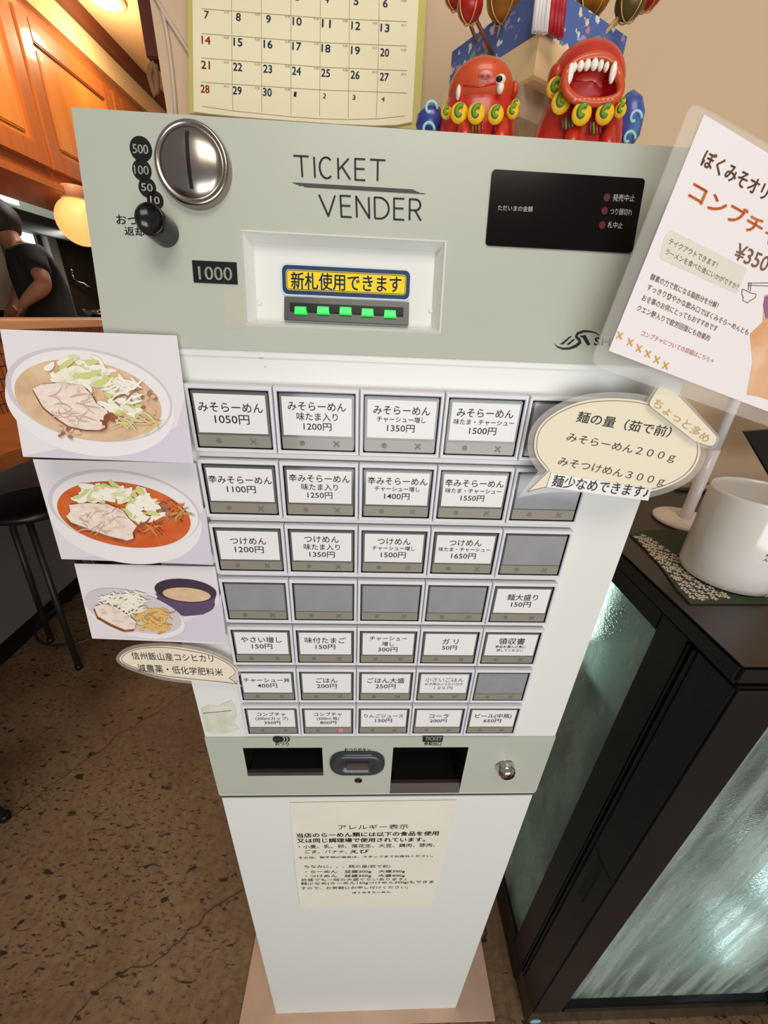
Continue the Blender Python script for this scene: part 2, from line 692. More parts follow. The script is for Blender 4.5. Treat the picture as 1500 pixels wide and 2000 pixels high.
# pedestal
mb = MB()
mb.box((XL + 0.001, YB + 0.001, 0.868), (XR - 0.001, YBACK - 0.01, 0.8765), M_darkgrey)
mb.box((XL + 0.0006, YB, 0.0), (XR - 0.0006, YBACK - 0.005, 0.8725), M_white, 0.0012)
mb.build('pedestal', TM)

# --- bill inlet: recess box with rim, sticker, mouth and lamps
U = lambda u, v, o: V((u, P_up.p.y, P_up.p.z)) + P_up.uy * v + P_up.n * o
mb = MB()
bw = 0.0035
D0 = -0.0065
q0 = [(iu0, iv0), (iu1, iv0), (iu1, iv1), (iu0, iv1)]
q1 = [(iu0 + bw * 1.4, iv0 + bw), (iu1 - bw * 1.4, iv0 + bw), (iu1 - bw * 1.4, iv1 - bw), (iu0 + bw * 1.4, iv1 - bw)]
for i in range(4):
    j = (i + 1) % 4
    mb.face([U(*q0[i], 0.0022), U(*q0[j], 0.0022), U(*q1[j], D0), U(*q1[i], D0)], M_white)
mb.face([U(*p, D0) for p in q1], M_white)
rim = 0.0014
r0 = [(iu0 - rim, iv0 - rim), (iu1 + rim, iv0 - rim), (iu1 + rim, iv1 + rim), (iu0 - rim, iv1 + rim)]
for i in range(4):
    j = (i + 1) % 4
    mb.face([U(*r0[i], 0.0012), U(*r0[j], 0.0012), U(*q0[j], 0.0024), U(*q0[i], 0.0024)], M_white)
BI = mb.build('bill_inlet', TM)
P_in = PL(P_up.p + P_up.n * D0, P_up.ux, P_up.uy)
m0 = uv(P_in, 556, 583)
m1 = uv(P_in, 797, 636)
I = lambda u, v, o: V((u, P_in.p.y, P_in.p.z)) + P_in.uy * v + P_in.n * o
mb = MB()
mu0, mu1, mv0, mv1 = m0[0], m1[0], m1[1] - 0.0002, m0[1] + 0.001
mb.hexa([I(mu0, mv0, 0.0003), I(mu1, mv0, 0.0003), I(mu1, mv1, 0.0003), I(mu0, mv1, 0.0003), I(mu0, mv0, 0.004), I(mu1, mv0, 0.004), I(mu1, mv1, 0.001), I(mu0, mv1, 0.001)], M_darkgrey)
sl = (mv0 + mv1) / 2 + 0.0005
mb.hexa([I(mu0 + .004, sl - .0022, 0.001), I(mu1 - .004, sl - .0022, 0.001), I(mu1 - .004, sl + .003, 0.001), I(mu0 + .004, sl + .003, 0.001),
         I(mu0 + .004, sl - .0022, 0.0040), I(mu1 - .004, sl - .0022, 0.0040), I(mu1 - .004, sl + .003, 0.0035), I(mu0 + .004, sl + .003, 0.0035)], M_black)
mb.build('bill_mouth', BI)
M_led = mat('green_led', (20, 220, 60), 0.3, emit=(20, 255, 70), es=1.6)
P_led = PL(P_in.p + P_in.n * 0.0042, P_in.ux, P_in.uy)
for x, y in ((587, 606), (631, 606), (675, 607), (718, 610), (762, 613)):
    u_, v_ = uv(P_led, x, y)
    mb = MB()
    L_ = lambda u, v, o: V((u, P_led.p.y, P_led.p.z)) + P_led.uy * v + P_led.n * o
    mb.hexa([L_(u_ - .0043, v_ - .0024, -.001), L_(u_ + .0043, v_ - .0024, -.001), L_(u_ + .0040, v_ + .0028, -.001), L_(u_ - .0040, v_ + .0028, -.001),
             L_(u_ - .0040, v_ - .0019, .0012), L_(u_ + .0040, v_ - .0019, .0012), L_(u_ + .0036, v_ + .0018, .0004), L_(u_ - .0036, v_ + .0018, .0004)], M_led)
    mb.build('green_lamp', BI)
# yellow sticker
M_navy = mat('navy_ink', (10, 56, 92), 0.4)
M_yel = mat('yellow_ink', (246, 212, 20), 0.4)
M_paleblue = mat('sticker_edge', (205, 218, 235), 0.4)
mb = MB()
P_st = PL(P_in.p + P_in.n * 0.001, P_in.ux, P_in.uy)
su0, sv1 = uv(P_st, 548, 514)
su1, _ = uv(P_st, 804, 524)
_, sv0 = uv(P_st, 675, 582)
SU = lambda u, v, o: V((u, P_st.p.y, P_st.p.z)) + P_st.uy * v + P_st.n * o
for ins, o_, m_, r_ in ((0, 0, M_paleblue, .004), (.0008, .0001, M_navy, .0036), (.0034, .0002, M_yel, .0022)):
    mb.face([SU(u, v, o_) for u, v in round_rect(su0 + ins, sv0 + ins, su1 - ins, sv1 - ins, r_)], m_)
pi_ = [SU(u, v, .0003) for u, v in round_rect(su0 + .0042, sv0 + .0042, su1 - .0042, sv1 - .0042, .0016)]
po_ = [SU(u, v, .0003) for u, v in round_rect(su0 + .0038, sv0 + .0038, su1 - .0038, sv1 - .0038, .002)]
for i in range(len(pi_)):
    j = (i + 1) % len(pi_)
    mb.face([po_[i], po_[j], pi_[j], pi_[i]], M_navy)
mb.text(P_st, '新札使用できます', (569, 564), (783, 572), 33, M_navy, 0.02, 0.0004)
mb.build('notice_sticker', BI)
for x, y in ((507, 592), (841, 607)):
    mb = MB()
    mb.lathe([(0.0016, 0), (0.0015, 0.0006), (0.0009, 0.0009)], M_white, P_in.pt(x, y, 0.0), P_in.n, seg=16)
    mb.build('cover_screw', BI)

# --- coin slot: domed steel disc with a slit
cc = P_up.pt(381, 328, 0.0012)
ru = abs(P_up.pt(455, 333, 0.0012).x - P_up.pt(309, 322, 0.0012).x) / 2
mb = MB()
sr = ru / 0.030
mb.lathe([(0.0300 * sr, 0.0), (0.0300 * sr, 0.002), (0.0293 * sr, 0.0048), (0.0278 * sr, 0.0062), (0.0262 * sr, 0.0058), (0.0250 * sr, 0.0050), (0.0242 * sr, 0.0058), (0.020 * sr, 0.0076), (0.013 * sr, 0.0092), (0.006 * sr, 0.0098), (0.0004, 0.01)], M_metal, cc - P_up.uy * 0.0, P_up.n, P_up.ux, seg=64, cap0=False)
CS = mb.build('coin_slot', TM)
mb = MB()
sl_ = [P_up.pt(376, 274, 0.0098), P_up.pt(385, 384, 0.0098)]
e = (sl_[0] - sl_[1]).normalized()
s_ = e.cross(P_up.n).normalized() * 0.00105
A, B = cc + e * 0.0192 * sr, cc - e * 0.0192 * sr
n_ = P_up.n
mb.hexa([A + s_ + n_ * .004, A - s_ + n_ * .004, B - s_ + n_ * .004, B + s_ + n_ * .004, A + s_ + n_ * .0079, A - s_ + n_ * .0079, cc * 0 + B - s_ + n_ * .0079, B + s_ + n_ * .0079], M_black)
mid = [(A * (1 - t) + B * t) for t in [i / 8 for i in range(9)]]
hgt = [0.0082, 0.0091, 0.0098, 0.0101, 0.0103, 0.0101, 0.0098, 0.0091, 0.0082]
for i in range(8):
    mb.face([mid[i] + s_ + n_ * hgt[i], mid[i] - s_ + n_ * hgt[i], mid[i + 1] - s_ + n_ * hgt[i + 1], mid[i + 1] + s_ + n_ * hgt[i + 1]], M_black)
mb.build('coin_slit', CS)

# --- printed marks on the upper panel
M_lgrey = mat('pale_print', (205, 205, 198), 0.5)
for c_, rx, t_, hw, hh in (((275, 291), 21.5, '500', 15, 18), ((277, 332), 18.5, '100', 14, 17), ((287.5, 366), 17, '50', 11, 15), ((303, 391), 16, '10', 9, 15)):
    mb = MB()
    P = P_up.pt(*c_, 0.0016)
    r_ = abs(P_up.pt(c_[0] + rx, c_[1], 0.0016).x - P.x) * 1.0
    mb.lathe([(r_, -0.0003), (r_, 0.0)], M_black, P, P_up.n, seg=36)
    mb.text(P_up, t_, (c_[0] - hw, c_[1] + hh / 2 - 1), (c_[0] + hw, c_[1] + hh / 2 + 1), hh, M_lgrey, 0.02, 0.0021)
    mb.build('coin_mark', TM)
mb = MB()
mb.text(P_up, 'おつり', (228, 437), (290, 442), 18, M_ink, 0.02, 0.0015)
mb.text(P_up, '返却', (244, 459), (282, 462), 17, M_ink, 0.02, 0.0015)
mb.build('return_mark', TM)
mb = MB()
LET = {'T': (.82, [[(0, 1), (.82, 1)], [(.41, 1), (.41, 0)]]), 'I': (.04, [[(.02, 1), (.02, 0)]]),
       'C': (.72, [[(.72 - .36 + .36 * math.cos(math.radians(t)) * (1 if abs(t - 180) > 90 else 1), .5 + .5 * math.sin(math.radians(t))) for t in range(48, 313, 12)]]),
       'K': (.66, [[(.02, 1), (.02, 0)], [(.60, 1), (.02, .42)], [(.22, .60), (.66, 0)]]), 'E': (.56, [[(.56, 1), (.02, 1), (.02, 0), (.56, 0)], [(.02, .53), (.52, .53)]]),
       'V': (.84, [[(0, 1), (.42, 0), (.84, 1)]]), 'N': (.70, [[(.02, 0), (.02, 1), (.68, 0), (.68, 1)]]),
       'D': (.76, [[(.02, 0), (.02, 1), (.26, 1)] + [(.26 + .50 * math.cos(math.radians(t)), .5 + .5 * math.sin(math.radians(t))) for t in range(84, -91, -12)] + [(.02, 0)]]),
       'R': (.62, [[(.02, 0), (.02, 1), (.32, 1)] + [(.32 + .26 * math.cos(math.radians(t)), .74 + .26 * math.sin(math.radians(t))) for t in range(78, -91, -14)] + [(.02, .48)], [(.30, .48), (.62, 0)]])}


def title(word, bl, br, h, gap):
    tot = sum(LET[c][0] for c in word) + gap * (len(word) - 1)
    x = 0
    for c in word:
        for st_ in LET[c][1]:
            pts = []
            for a_, b_ in st_:
                t = (x + a_) / tot
                pts.append((bl[0] + (br[0] - bl[0]) * t - b_ * h * .075 * (1 - 1.3 * t), bl[1] + (br[1] - bl[1]) * t - b_ * h))
            for p_, q_ in zip(pts, pts[1:]):
                mb.stroke(P_up, [p_, q_], 3.7, M_ink, 0.0015)
            if len(pts) > 2:
                for p_ in pts[1:-1]:
                    mb.ell(P_up, p_, 1.85, 1.85, M_ink, off=.0015, n=8)
        x += LET[c][0] + gap


title('TICKET', (576, 345), (752, 354), 41, .26)
mb.build('printed_title', TM)
mb = MB()
for i, (x0, x1) in enumerate(((572, 808), (577, 813), (583, 819), (594, 830))):
    y_ = lambda x: 357.0 + i * 2.1 + (x - 572) * 0.058
    mb.stroke(P_up, [(x0, y_(x0)), (x1, y_(x1))], 1.5, M_ink, 0.0015)
mb.build('printed_rule', TM)
mb = MB()
title('VENDER', (626, 421), (822, 431), 41, .26)
mb.build('printed_title', TM)
mb = MB()
u0, v1 = uv(P_up, 377, 510)
u1, v0 = uv(P_up, 466, 557)
mb.hexa([U(u0, v0, .001), U(u1, v0, .001), U(u1, v1, .001), U(u0, v1, .001), U(u0, v0, .0018), U(u1, v0, .0018), U(u1, v1, .0018), U(u0, v1, .0018)], M_black)
mb.text(P_up, '1000', (389, 546), (454, 548), 26, M_lgrey, 0.015, 0.0022)
mb.build('bill_mark', TM)
# coin return knob
kb = P_up.pt(322, 453, 0.0012)
kt = (P_up.pt(292, 441, 0.0) - kb)
mb = MB()
kr = 0.0090
M_gloss = mat('glossy_black_knob', (22, 20, 20), 0.18)
mb.lathe([(kr, 0), (kr, 0.016), (kr * 0.98, 0.0185), (kr * 0.92, 0.0195), (kr * 0.86, 0.019), (kr * 0.8, 0.0178), (kr * 0.3, 0.0165), (0.0002, 0.0163)], M_gloss, kb, P_up.n, P_up.ux, seg=48, cap0=False)
mb.build('return_knob', TM)

# display window
M_disp = mat('smoked_display', (10, 5, 6), 0.16, spec=0.25)
M_rdot = mat('unlit_red_lamp', (92, 18, 26), 0.3)
M_dim = mat('grey_display_print', (172, 170, 168), 0.5)
mb = MB()
u0, v1 = uv(P_up, 958, 334)
u1, _ = uv(P_up, 1256, 352)
_, v0 = uv(P_up, 1090, 489)
u0 = (u0 + uv(P_up, 948, 482)[0]) / 2
u1 = (u1 + uv(P_up, 1232, 495)[0]) / 2
rr = round_rect(u0, v0, u1, v1, 0.0025)
mb.slab([U(u, v, .0022) for u, v in rr], P_up.n * -0.001, M_disp)
DS = mb.build('display', TM)
mb = MB()
mb.text(P_up, 'ただいまの金額', (972, 411), (1040, 414), 11, M_dim, 0.005, 0.0024)
mb.text(P_up, '発売中止', (1196, 393), (1239, 394), 14, M_dim, 0.005, 0.0024)
mb.text(P_up, 'つり銭切れ', (1191, 419), (1234, 421), 13, M_dim, 0.005, 0.0024)
mb.text(P_up, '札中止', (1186, 445), (1215, 447), 13, M_dim, 0.005, 0.0024)
mb.build('display_print', DS)
for x, y in ((1185, 386), (1180.5, 412), (1176, 440)):
    mb = MB()
    mb.lathe([(.0023, 0), (.0022, .0003)], M_rdot, P_up.pt(x, y, .0022), P_up.n, seg=20)
    mb.build('status_lamp', DS)

# maker's emblem at the lower right of the upper panel
mb = MB()
E = lambda x, y: (930 + x * 350 / 1500, 320 + y * 350 / 1500)
arc1 = [E(*p) for p in ((655, 1505), (680, 1530), (725, 1547), (780, 1545), (835, 1525), (870, 1495), (862, 1470), (838, 1445), (850, 1420), (900, 1400), (950, 1402), (1000, 1413), (1035, 1440))]
mb.stroke(P_up, arc1, [0.5, 2.5, 4, 4.5, 6, 6, 6, 5.5, 5.5, 4.5, 3.5, 2, 0.5], M_ink, 0.0015)
mb.draw(P_up, [E(*p) for p in ((868, 1440), (915, 1432), (958, 1512), (930, 1520), (893, 1455), (880, 1452))], M_ink, 0.0015)
mb.draw(P_up, [E(*p) for p in ((700, 1510), (790, 1440), (803, 1442), (728, 1512))], M_ink, 0.0015)
mb.draw(P_up, [E(*p) for p in ((755, 1512), (815, 1465), (828, 1470), (778, 1515))], M_ink, 0.0015)
mb.text(P_up, 'SHS', E(985, 1516), E(1180, 1527), 15, M_ink, 0.02, 0.0015)
mb.build('maker_emblem', TM)
# strip of old clear tape left of the inlet and traces of glue low on the left
mb = MB()
tp = [(436, 566), (474, 563), (478, 600), (481, 637), (462, 641), (439, 639), (437, 600)]
mb.slab([P_up.pt(x, y, .0017) for x, y in tp], P_up.n * -0.0004, M_tape)
mb.build('tape_strip', TM)
M_glue = noisy('old_glue', [(0.35, (216, 216, 200)), (0.65, (196, 196, 172))], (60, 60, 60), 0.8, bump=0.4)
mb = MB()
gl = [(392, 1384), (408, 1377), (425, 1380), (436, 1374), (452, 1368), (460, 1380), (463, 1398), (458, 1412), (466, 1424), (444, 1432), (418, 1433), (402, 1428), (398, 1410)]
mb.slab([P_body.pt(x, y, .0006) for x, y in gl], P_body.n * -0.0005, M_glue)
mb.build('glue_residue', TM)
mb = MB()
M_scuff = mat('scuff', (120, 96, 80), 0.7)
for path in (((503, 691), (521, 692)), ((503, 698), (509, 699)), ((517, 716), (519, 717)), ((508, 700), (524, 697))):
    mb.stroke(P_body, path, 1.2, M_scuff, 0.0003)
mb.stroke(P_body, [(397, 1393), (420, 1391), (452, 1388)], 1.3, M_scuff, 0.0007)
mb.build('scuff_mark', TM)

# --- button grid -----------------------------------------------------------
PXX, PZZ, BH = 0.06264, 0.056396, 0.049974
Z1 = 1.39968
LBL = [
    [[('みそらーめん', .0079), ('1050円', .0080)], [('みそらーめん', .0072), ('味たま入り', .0064), ('1200円', .0066)], [('みそらーめん', .0072), ('チャーシュー増し', .0047), ('1350円', .0066)], [('みそらーめん', .0073), ('味たま・チャーシュー', .0047), ('1500円', .0066)], None],
    [[('辛みそらーめん', .0072), ('1100円', .0072)], [('辛みそらーめん', .0070), ('味たま入り', .0062), ('1250円', .0064)], [('辛みそらーめん', .0070), ('チャーシュー増し', .0047), ('1400円', .0066)], [('辛みそらーめん', .0070), ('味たま・チャーシュー', .0047), ('1550円', .0062)], None],
    [[('つけめん', .0078), ('1200円', .0078)], [('つけめん', .0076), ('味たま入り', .0066), ('1350円', .0070)], [('つけめん', .0074), ('チャーシュー増し', .0048), ('1500円', .0070)], [('つけめん', .0074), ('味たま・チャーシュー', .0047), ('1650円', .0070)], None],
    [None, None, None, None, [('麺大盛り', .0078), ('150円', .0074)]],
    [[('やさい増し', .0082), ('150円', .0078)], [('味付たまご', .0082), ('150円', .0076)], [('チャーシュー', .0064), ('増し', .0064), ('300円', .0072)], [('ガ リ', .0082), ('50円', .0070)], [('領収書', .0092), ('商品を選んだ後に', .0040), ('押してください', .0040)]],
    [[('チャーシュー丼', .0070), ('400円', .0074)], [('ごはん', .0080), ('200円', .0076)], [('ごはん大盛', .0082), ('250円', .0078)], [('小さいごはん', .0070), ('お子様はふりかけ付き', .0042), ('1 0 0 円', .0056)], None],
    [[('コンブチャ', .0066), ('(200mlカップ)', .0060), ('350円', .0066)], [('コンブチャ', .0066), ('(500ml 瓶)', .0058), ('800円', .0066)], [('りんごジュース', .0066), ('150円', .0074)], [('コーラ', .0080), ('200円', .0070)], [('ビール(中瓶)', .0078), ('650円', .0074)]],
]
mb = MB()          # bezel shared by all buttons, origin at its top left, front at y = 0
x0, x1, z0, z1 = 0.0004, PXX - 0.0004, -BH, 0.0
xo0, xo1, zo0, zo1 = 0.0031, PXX - 0.0031, -BH + 0.0030, -0.0034
yb = YB
lo = [(x0, z0), (x1, z0), (x1, z1), (x0, z1)]
li = [(xo0, zo0), (xo1, zo0), (xo1, zo1), (xo0, zo1)]
for i in range(4):
    j = (i + 1) % 4
    a, b = lo[i], lo[j]
    c, d = li[i], li[j]
    ins = lambda p, q, t: (p[0] + (q[0] - p[0]) * t, p[1] + (q[1] - p[1]) * t)
    a2, b2 = ins(a, c, .22), ins(b, d, .22)
    c2, d2 = ins(c, a, .25), ins(d, b, .25)
    mb.face([(a[0], yb, a[1]), (b[0], yb, b[1]), (b[0], .0009, b[1]), (a[0], .0009, a[1])], M_house)
    mb.face([(a[0], .0009, a[1]), (b[0], .0009, b[1]), (b2[0], 0, b2[1]), (a2[0], 0, a2[1])], M_house)
    mb.face([(a2[0], 0, a2[1]), (b2[0], 0, b2[1]), (d2[0], 0, d2[1]), (c2[0], 0, c2[1])], M_house)
    mb.face([(c2[0], 0, c2[1]), (d2[0], 0, d2[1]), (d[0], .0010, d[1]), (c[0], .0010, c[1])], M_house)
    mb.face([(c[0], .0010, c[1]), (d[0], .0010, d[1]), (d[0], yb - .0005, d[1]), (c[0], yb - .0005, c[1])], M_black)
mb.face([(p[0], yb - .0005, p[1]) for p in li], M_black)
bz = mb.build('button')
bez_mesh = bz.data
bpy.data.objects.remove(bz)
mb = MB()
M_smoke = mat('smoky_acrylic', (96, 101, 98), 0.15, coat=0.5)
mb.box((xo0 + .0009, .0012, zo0 + .0007), (xo1 - .0009, yb - .001, zo1 - .0009), M_smoke, 0.0007, 2)
kz = mb.build('key_cap')
key_mesh = kz.data
bpy.data.objects.remove(kz)
cx0, cx1, cz0, cz1 = xo0 + .0028, xo1 - .0026, -.0350, -.0066     # label card
M_rx = mat('lit_red_cross', (255, 70, 70), 0.4, emit=(255, 50, 45), es=2.2)


def strip_mesh(lit):
    mb = MB()
    yf = 0.0009
    mb.box((xo0 + .0016, yf, zo0 + .0014), (xo1 - .0016, yf + .0006, -.0366), M_strip)
    zc = (zo0 + .0014 - .0366) / 2
    xd = xo0 + .0016 + .26 * (xo1 - xo0)
    mb.face([(xd + .0021 * math.cos(t), yf - .0002, zc + .0021 * math.sin(t)) for t in [2 * math.pi * i / 20 for i in range(20)]], M_mark)
    xc = xo0 + .0016 + .72 * (xo1 - xo0)
    for sg in (1, -1):
        r_, w_ = .0021, .00045
        mb.face([(xc - r_ - w_ * sg, yf - .0002 - .00005 * (sg > 0), zc - sg * r_ + w_), (xc - r_ + w_ * sg, yf - .0002 - .00005 * (sg > 0), zc - sg * r_ - w_), (xc + r_ + w_ * sg, yf - .0002 - .00005 * (sg > 0), zc + sg * r_ - w_), (xc + r_ - w_ * sg, yf - .0002 - .00005 * (sg > 0), zc + sg * r_ + w_)], M_rx if lit else M_mark)
    o = mb.build('key_strip')
    me = o.data
    bpy.data.objects.remove(o)
    return me


strip_off, strip_on = strip_mesh(False), strip_mesh(True)
UXX, UZZ = V((1, 0, 0)), V((0, 0, 1))
M_pencil = mat('pencil_grey', (84, 84, 88), 0.7)
for r in range(7):
    for c in range(5):
        org = V((c * PXX, 0, Z1 - r * PZZ))
        b = bpy.data.objects.new('button', bez_mesh)
        COL.objects.link(b)
        b.location = org
        adopt(b, TM)
        for nm, me in (('key_cap', key_mesh), ('key_strip', strip_on if (r, c) == (6, 1) else strip_off)):
            k = bpy.data.objects.new(nm, me)
            COL.objects.link(k)
            k.parent = b
        mb = MB()
        L = LBL[r][c]
        yc = 0.0009
        if L is None:
            mb.box((cx0 - .0008, yc, cz0 - .0006), (cx1 + .0008, yc + .0005, cz1 + .001), M_empty)
        else:
            mb.box((cx0, yc, cz0), (cx1, yc + .0005, cz1), M_paper)
            gap = 0.0014
            tot = sum(e for _, e in L) * 0.9 + gap * (len(L) - 1)
            z = (cz0 + cz1) / 2 + tot / 2 + (.0004 if len(L) > 2 else .0006)
            hand = (r, c) == (5, 3)
            for t_, em in L:
                z -= em * 0.9
                mb.text_em(t_, V(((cx0 + cx1) / 2, yc - .0002, z + em * .08)), UXX, UZZ, em, M_pencil if hand else M_ink, 0.0 if hand else 0.006)
                z -= gap
        o = mb.build('label_card')
        o.parent = b
# white rails under each row
for r in range(6):
    zt = Z1 - r * PZZ - BH - 0.0009
    mb = MB()
    mb.box((0.0006, YB - .0035, zt - .0044), (5 * PXX - .0006, YB + .0005, zt), M_white, 0.0006)
    mb.build('row_rail', TM)

# --- lower panel fittings
def tray(name, T, deep, lip, lean):
    mb = MB()
    u0, u1, v0, v1 = T
    y0 = YB - 0.0012
    Q = lambda u, v, d: (u, y0 + d, ZBOT + v)
    a = [Q(u0, v0, 0), Q(u1, v0, 0), Q(u1, v1, 0), Q(u0, v1, 0)]
    e = .003
    b_ = [Q(u0 + e, v0 + .002, deep), Q(u1 - e, v0 + .002, deep), Q(u1 - e, v1 - .004, deep), Q(u0 + e, v1 - .004, deep)]
    for i in range(4):
        j = (i + 1) % 4
        mb.face([a[i], a[j], b_[j], b_[i]], M_tray)
    mb.face(b_, M_tray)
    o = mb.build(name, TM)
    mb = MB()
    mb.hexa([Q(u0, v0, -.001), Q(u1, v0, -.001), Q(u1, v0, .004), Q(u0, v0, .004), Q(u0, v0 + lip, -.0005 + lean), Q(u1, v0 + lip, -.0005 + lean), Q(u1, v0 + lip, .004 + lean), Q(u0, v0 + lip, .004 + lean)], M_lipm)
    mb.build('tray_lip', o)


M_tray = mat('dark_tray', (26, 28, 28), 0.28)
M_lipm = mat('brown_grey_lip', (98, 92, 90), 0.25, 0.6)
tray('change_tray', T1, 0.045, 0.006, 0.0)
tray('ticket_tray', T2, 0.06, 0.015, 0.004)
mb = MB()           # print above the trays
pp = lambda x, y: P_low.pt(x, y, 0.0014)
for i, x in enumerate((560, 554, 548, 541)):
    if i < 3:
        mb.ell(P_low, (x, 1444), 8.6, 6.4, M_panel, off=0.0014 + .0001 * i, n=24)
    mb.ell(P_low, (x - 1.2 if i < 3 else x, 1444), 7.6 if i < 3 else 8.6, 5.8 if i < 3 else 6.4, M_ink, off=0.00145 + .0001 * i, n=24)
mb.text(P_low, '¥', (536, 1447), (545, 1447), 7, M_panel, 0.02, 0.0020)
mb.text(P_low, 'おつり', (538, 1456), (564, 1457), 7, M_ink, 0.02, 0.0015)
mb.build('change_mark', TM)
mb = MB()
mb.text(P_low, 'おつりボタン', (673, 1468), (723, 1468.5), 7, M_ink, 0.02, 0.0015)
mb.build('button_mark', TM)
mb = MB()
mb.draw(P_low, [(826, 1437), (866, 1437), (864, 1449), (825, 1449)], M_ink, 0.0015)
mb.text(P_low, 'TICKET', (830, 1446), (862, 1446), 7, M_panel, 0.0, 0.0017)
mb.text(P_low, '券取出口', (828, 1456), (861, 1456), 7, M_ink, 0.02, 0.0015)
mb.build('ticket_mark', TM)
# change button: oval bezel, well and key
M_bez = mat('slate_bezel', (52, 56, 64), 0.22)
cb = P_low.pt(698, 1494, 0.006)
cbw = (P_low.pt(752, 1496, 0.004).x - P_low.pt(645, 1496, 0.004).x) / 2
mb = MB()
nrm = V((0, -1, 0))


def stadium(cx, cz, hw, hh, y, n=12):
    r = hh * 0.95
    return [V((x, y, z)) for x, z in round_rect(cx - hw, cz - hh, cx + hw, cz + hh, r, n)]


hh = cbw * 0.60
y0 = YB - .0012
mb.rings([stadium(cb.x, cb.z, cbw, hh, y0), stadium(cb.x, cb.z, cbw, hh, y0 - .004), stadium(cb.x, cb.z, cbw * .97, hh * .94, y0 - .0065), stadium(cb.x, cb.z, cbw * .88, hh * .80, y0 - .0075), stadium(cb.x, cb.z, cbw * .62, hh * .50, y0 - .0070), stadium(cb.x, cb.z, cbw * .56, hh * .42, y0 - .004)], M_bez, False, True)
CB = mb.build('change_button', TM)
mb = MB()
mb.box((cb.x - cbw * .40, y0 - .0085, cb.z - hh * .26), (cb.x + cbw * .40, y0 - .0042, cb.z + hh * .26), mat('brown_key', (106, 94, 90), 0.25, 0.5), .001)
mb.build('push_key', CB)
mb = MB()
kp = P_low.pt(700, 1524, .0014)
mb.lathe([(.0048, -.0002), (.0048, .0008), (.003, .0008), (.0028, .0001)], M_black, kp, (0, -1, 0), seg=28)
mb.build('key_hole', TM)
# cylinder lock
lk = P_low.pt(986, 1496, .0012)
mb = MB()
mb.lathe([(.0125, 0), (.0118, .0015), (.0112, .007), (.0100, .0105), (.0086, .011), (.0084, .0125), (.0006, .0127)], mat('chrome', (215, 212, 208), 0.12, 1.0), lk, (0, -1, 0), seg=40, cap0=False)
LK = mb.build('lock', TM)
mb = MB()
lc = lk + V((.0015, -.0128, -.001))
mb.box(lc + V((-.0012, -.0002, -.0035)), lc + V((.0012, .001, .0032)), M_black)
mb.build('lock_slot', LK)

# ================================================================== papers fixed to the machine
M_photo_bg = noisy('photo_pale_lilac', [(0.3, (232, 228, 229)), (0.7, (222, 217, 222))], (9, 9, 9), 0.3, detail=1, coat=0.5)
M_bowl = mat('print_bowl_white', (234, 230, 230), 0.35, coat=0.4)
M_bowl2 = mat('print_bowl_rim', (208, 200, 204), 0.35, coat=0.4)
M_soup = noisy('print_miso_soup', [(0.3, (204, 166, 130)), (0.55, (220, 186, 150)), (0.75, (226, 196, 162))], (90, 90, 90), 0.35, coat=0.4)
M_soup2 = noisy('print_red_soup', [(0.3, (196, 84, 30)), (0.7, (216, 106, 46))], (70, 70, 70), 0.35, coat=0.4)
M_pork = noisy('print_pork', [(0.28, (206, 172, 150)), (0.42, (234, 214, 200)), (0.75, (244, 232, 222))], (160, 160, 260), 0.4, coat=0.4)
M_pork2 = mat('print_pork_grain', (204, 172, 154), .4, coat=.4)
M_porkb = noisy('print_pork_crust', [(0.3, (110, 52, 26)), (0.7, (172, 96, 56))], (160, 160, 160), 0.4, coat=0.4)
M_cab = noisy('print_cabbage', [(0.3, (206, 204, 150)), (0.5, (236, 230, 206)), (0.7, (244, 240, 226))], (120, 120, 120), 0.4, coat=0.4)
M_cab2 = mat('print_cabbage_pale', (244, 238, 224), 0.4, coat=0.4)
M_cab3 = mat('print_cabbage_green', (206, 210, 136), 0.4, coat=0.4)
M_nood = mat('print_noodle', (226, 188, 110), 0.4, coat=0.4)
M_nood2 = mat('print_noodle_dark', (196, 146, 74), 0.4, coat=0.4)
M_mince = noisy('print_mince', [(0.3, (120, 70, 52)), (0.7, (186, 138, 108))], (200, 200, 200), 0.4, coat=0.4)
M_dbowl = mat('print_dark_bowl', (62, 46, 66), 0.35, coat=0.4)
M_dbowl2 = mat('print_dark_bowl_side', (92, 74, 104), 0.35, coat=0.4)
M_shade = mat('print_table_lilac', (212, 205, 218), 0.35, coat=0.4)


def card(name, label, cs, ys):
    tl, tr, bl = (onY(*cs[0], ys[0]), onY(*cs[1], ys[1]), onY(*cs[3], ys[2]))
    pl = PL.corners(tl, tr, bl)
    mb = MB()
    pts = [pl.pt(*c) for c in cs]
    mb.slab(pts, pl.n * -0.0005, M_photo_bg, M_paper)
    return mb, pl


def petals(mb, pl, boxes, mats, n, seed, ln, wd, off):
    rnd = random.Random(seed)
    for i in range(n):
        x0, y0, x1, y1 = rnd.choice(boxes)
        cx, cy = rnd.uniform(x0, x1), rnd.uniform(y0, y1)
        a = rnd.uniform(-0.9, 0.9)
        l = rnd.uniform(*ln)
        b = rnd.uniform(-.8, .8)
        path = []
        for k in range(6):
            t = k / 5 - .5
            path.append((cx + l * (math.cos(a) * t - math.sin(a) * b * t * t), cy + l * (math.sin(a) * t + math.cos(a) * b * t * t)))
        w_ = rnd.uniform(*wd)
        mb.stroke(pl, path, [w_ * .5, w_, w_ * 1.05, w_, w_ * .8, w_ * .3], rnd.choice(mats), off + i * 1e-5)


def crop5(pts):
    return [(x * 500 / 1333, 600 + y * 750 / 2000) for x, y in pts]


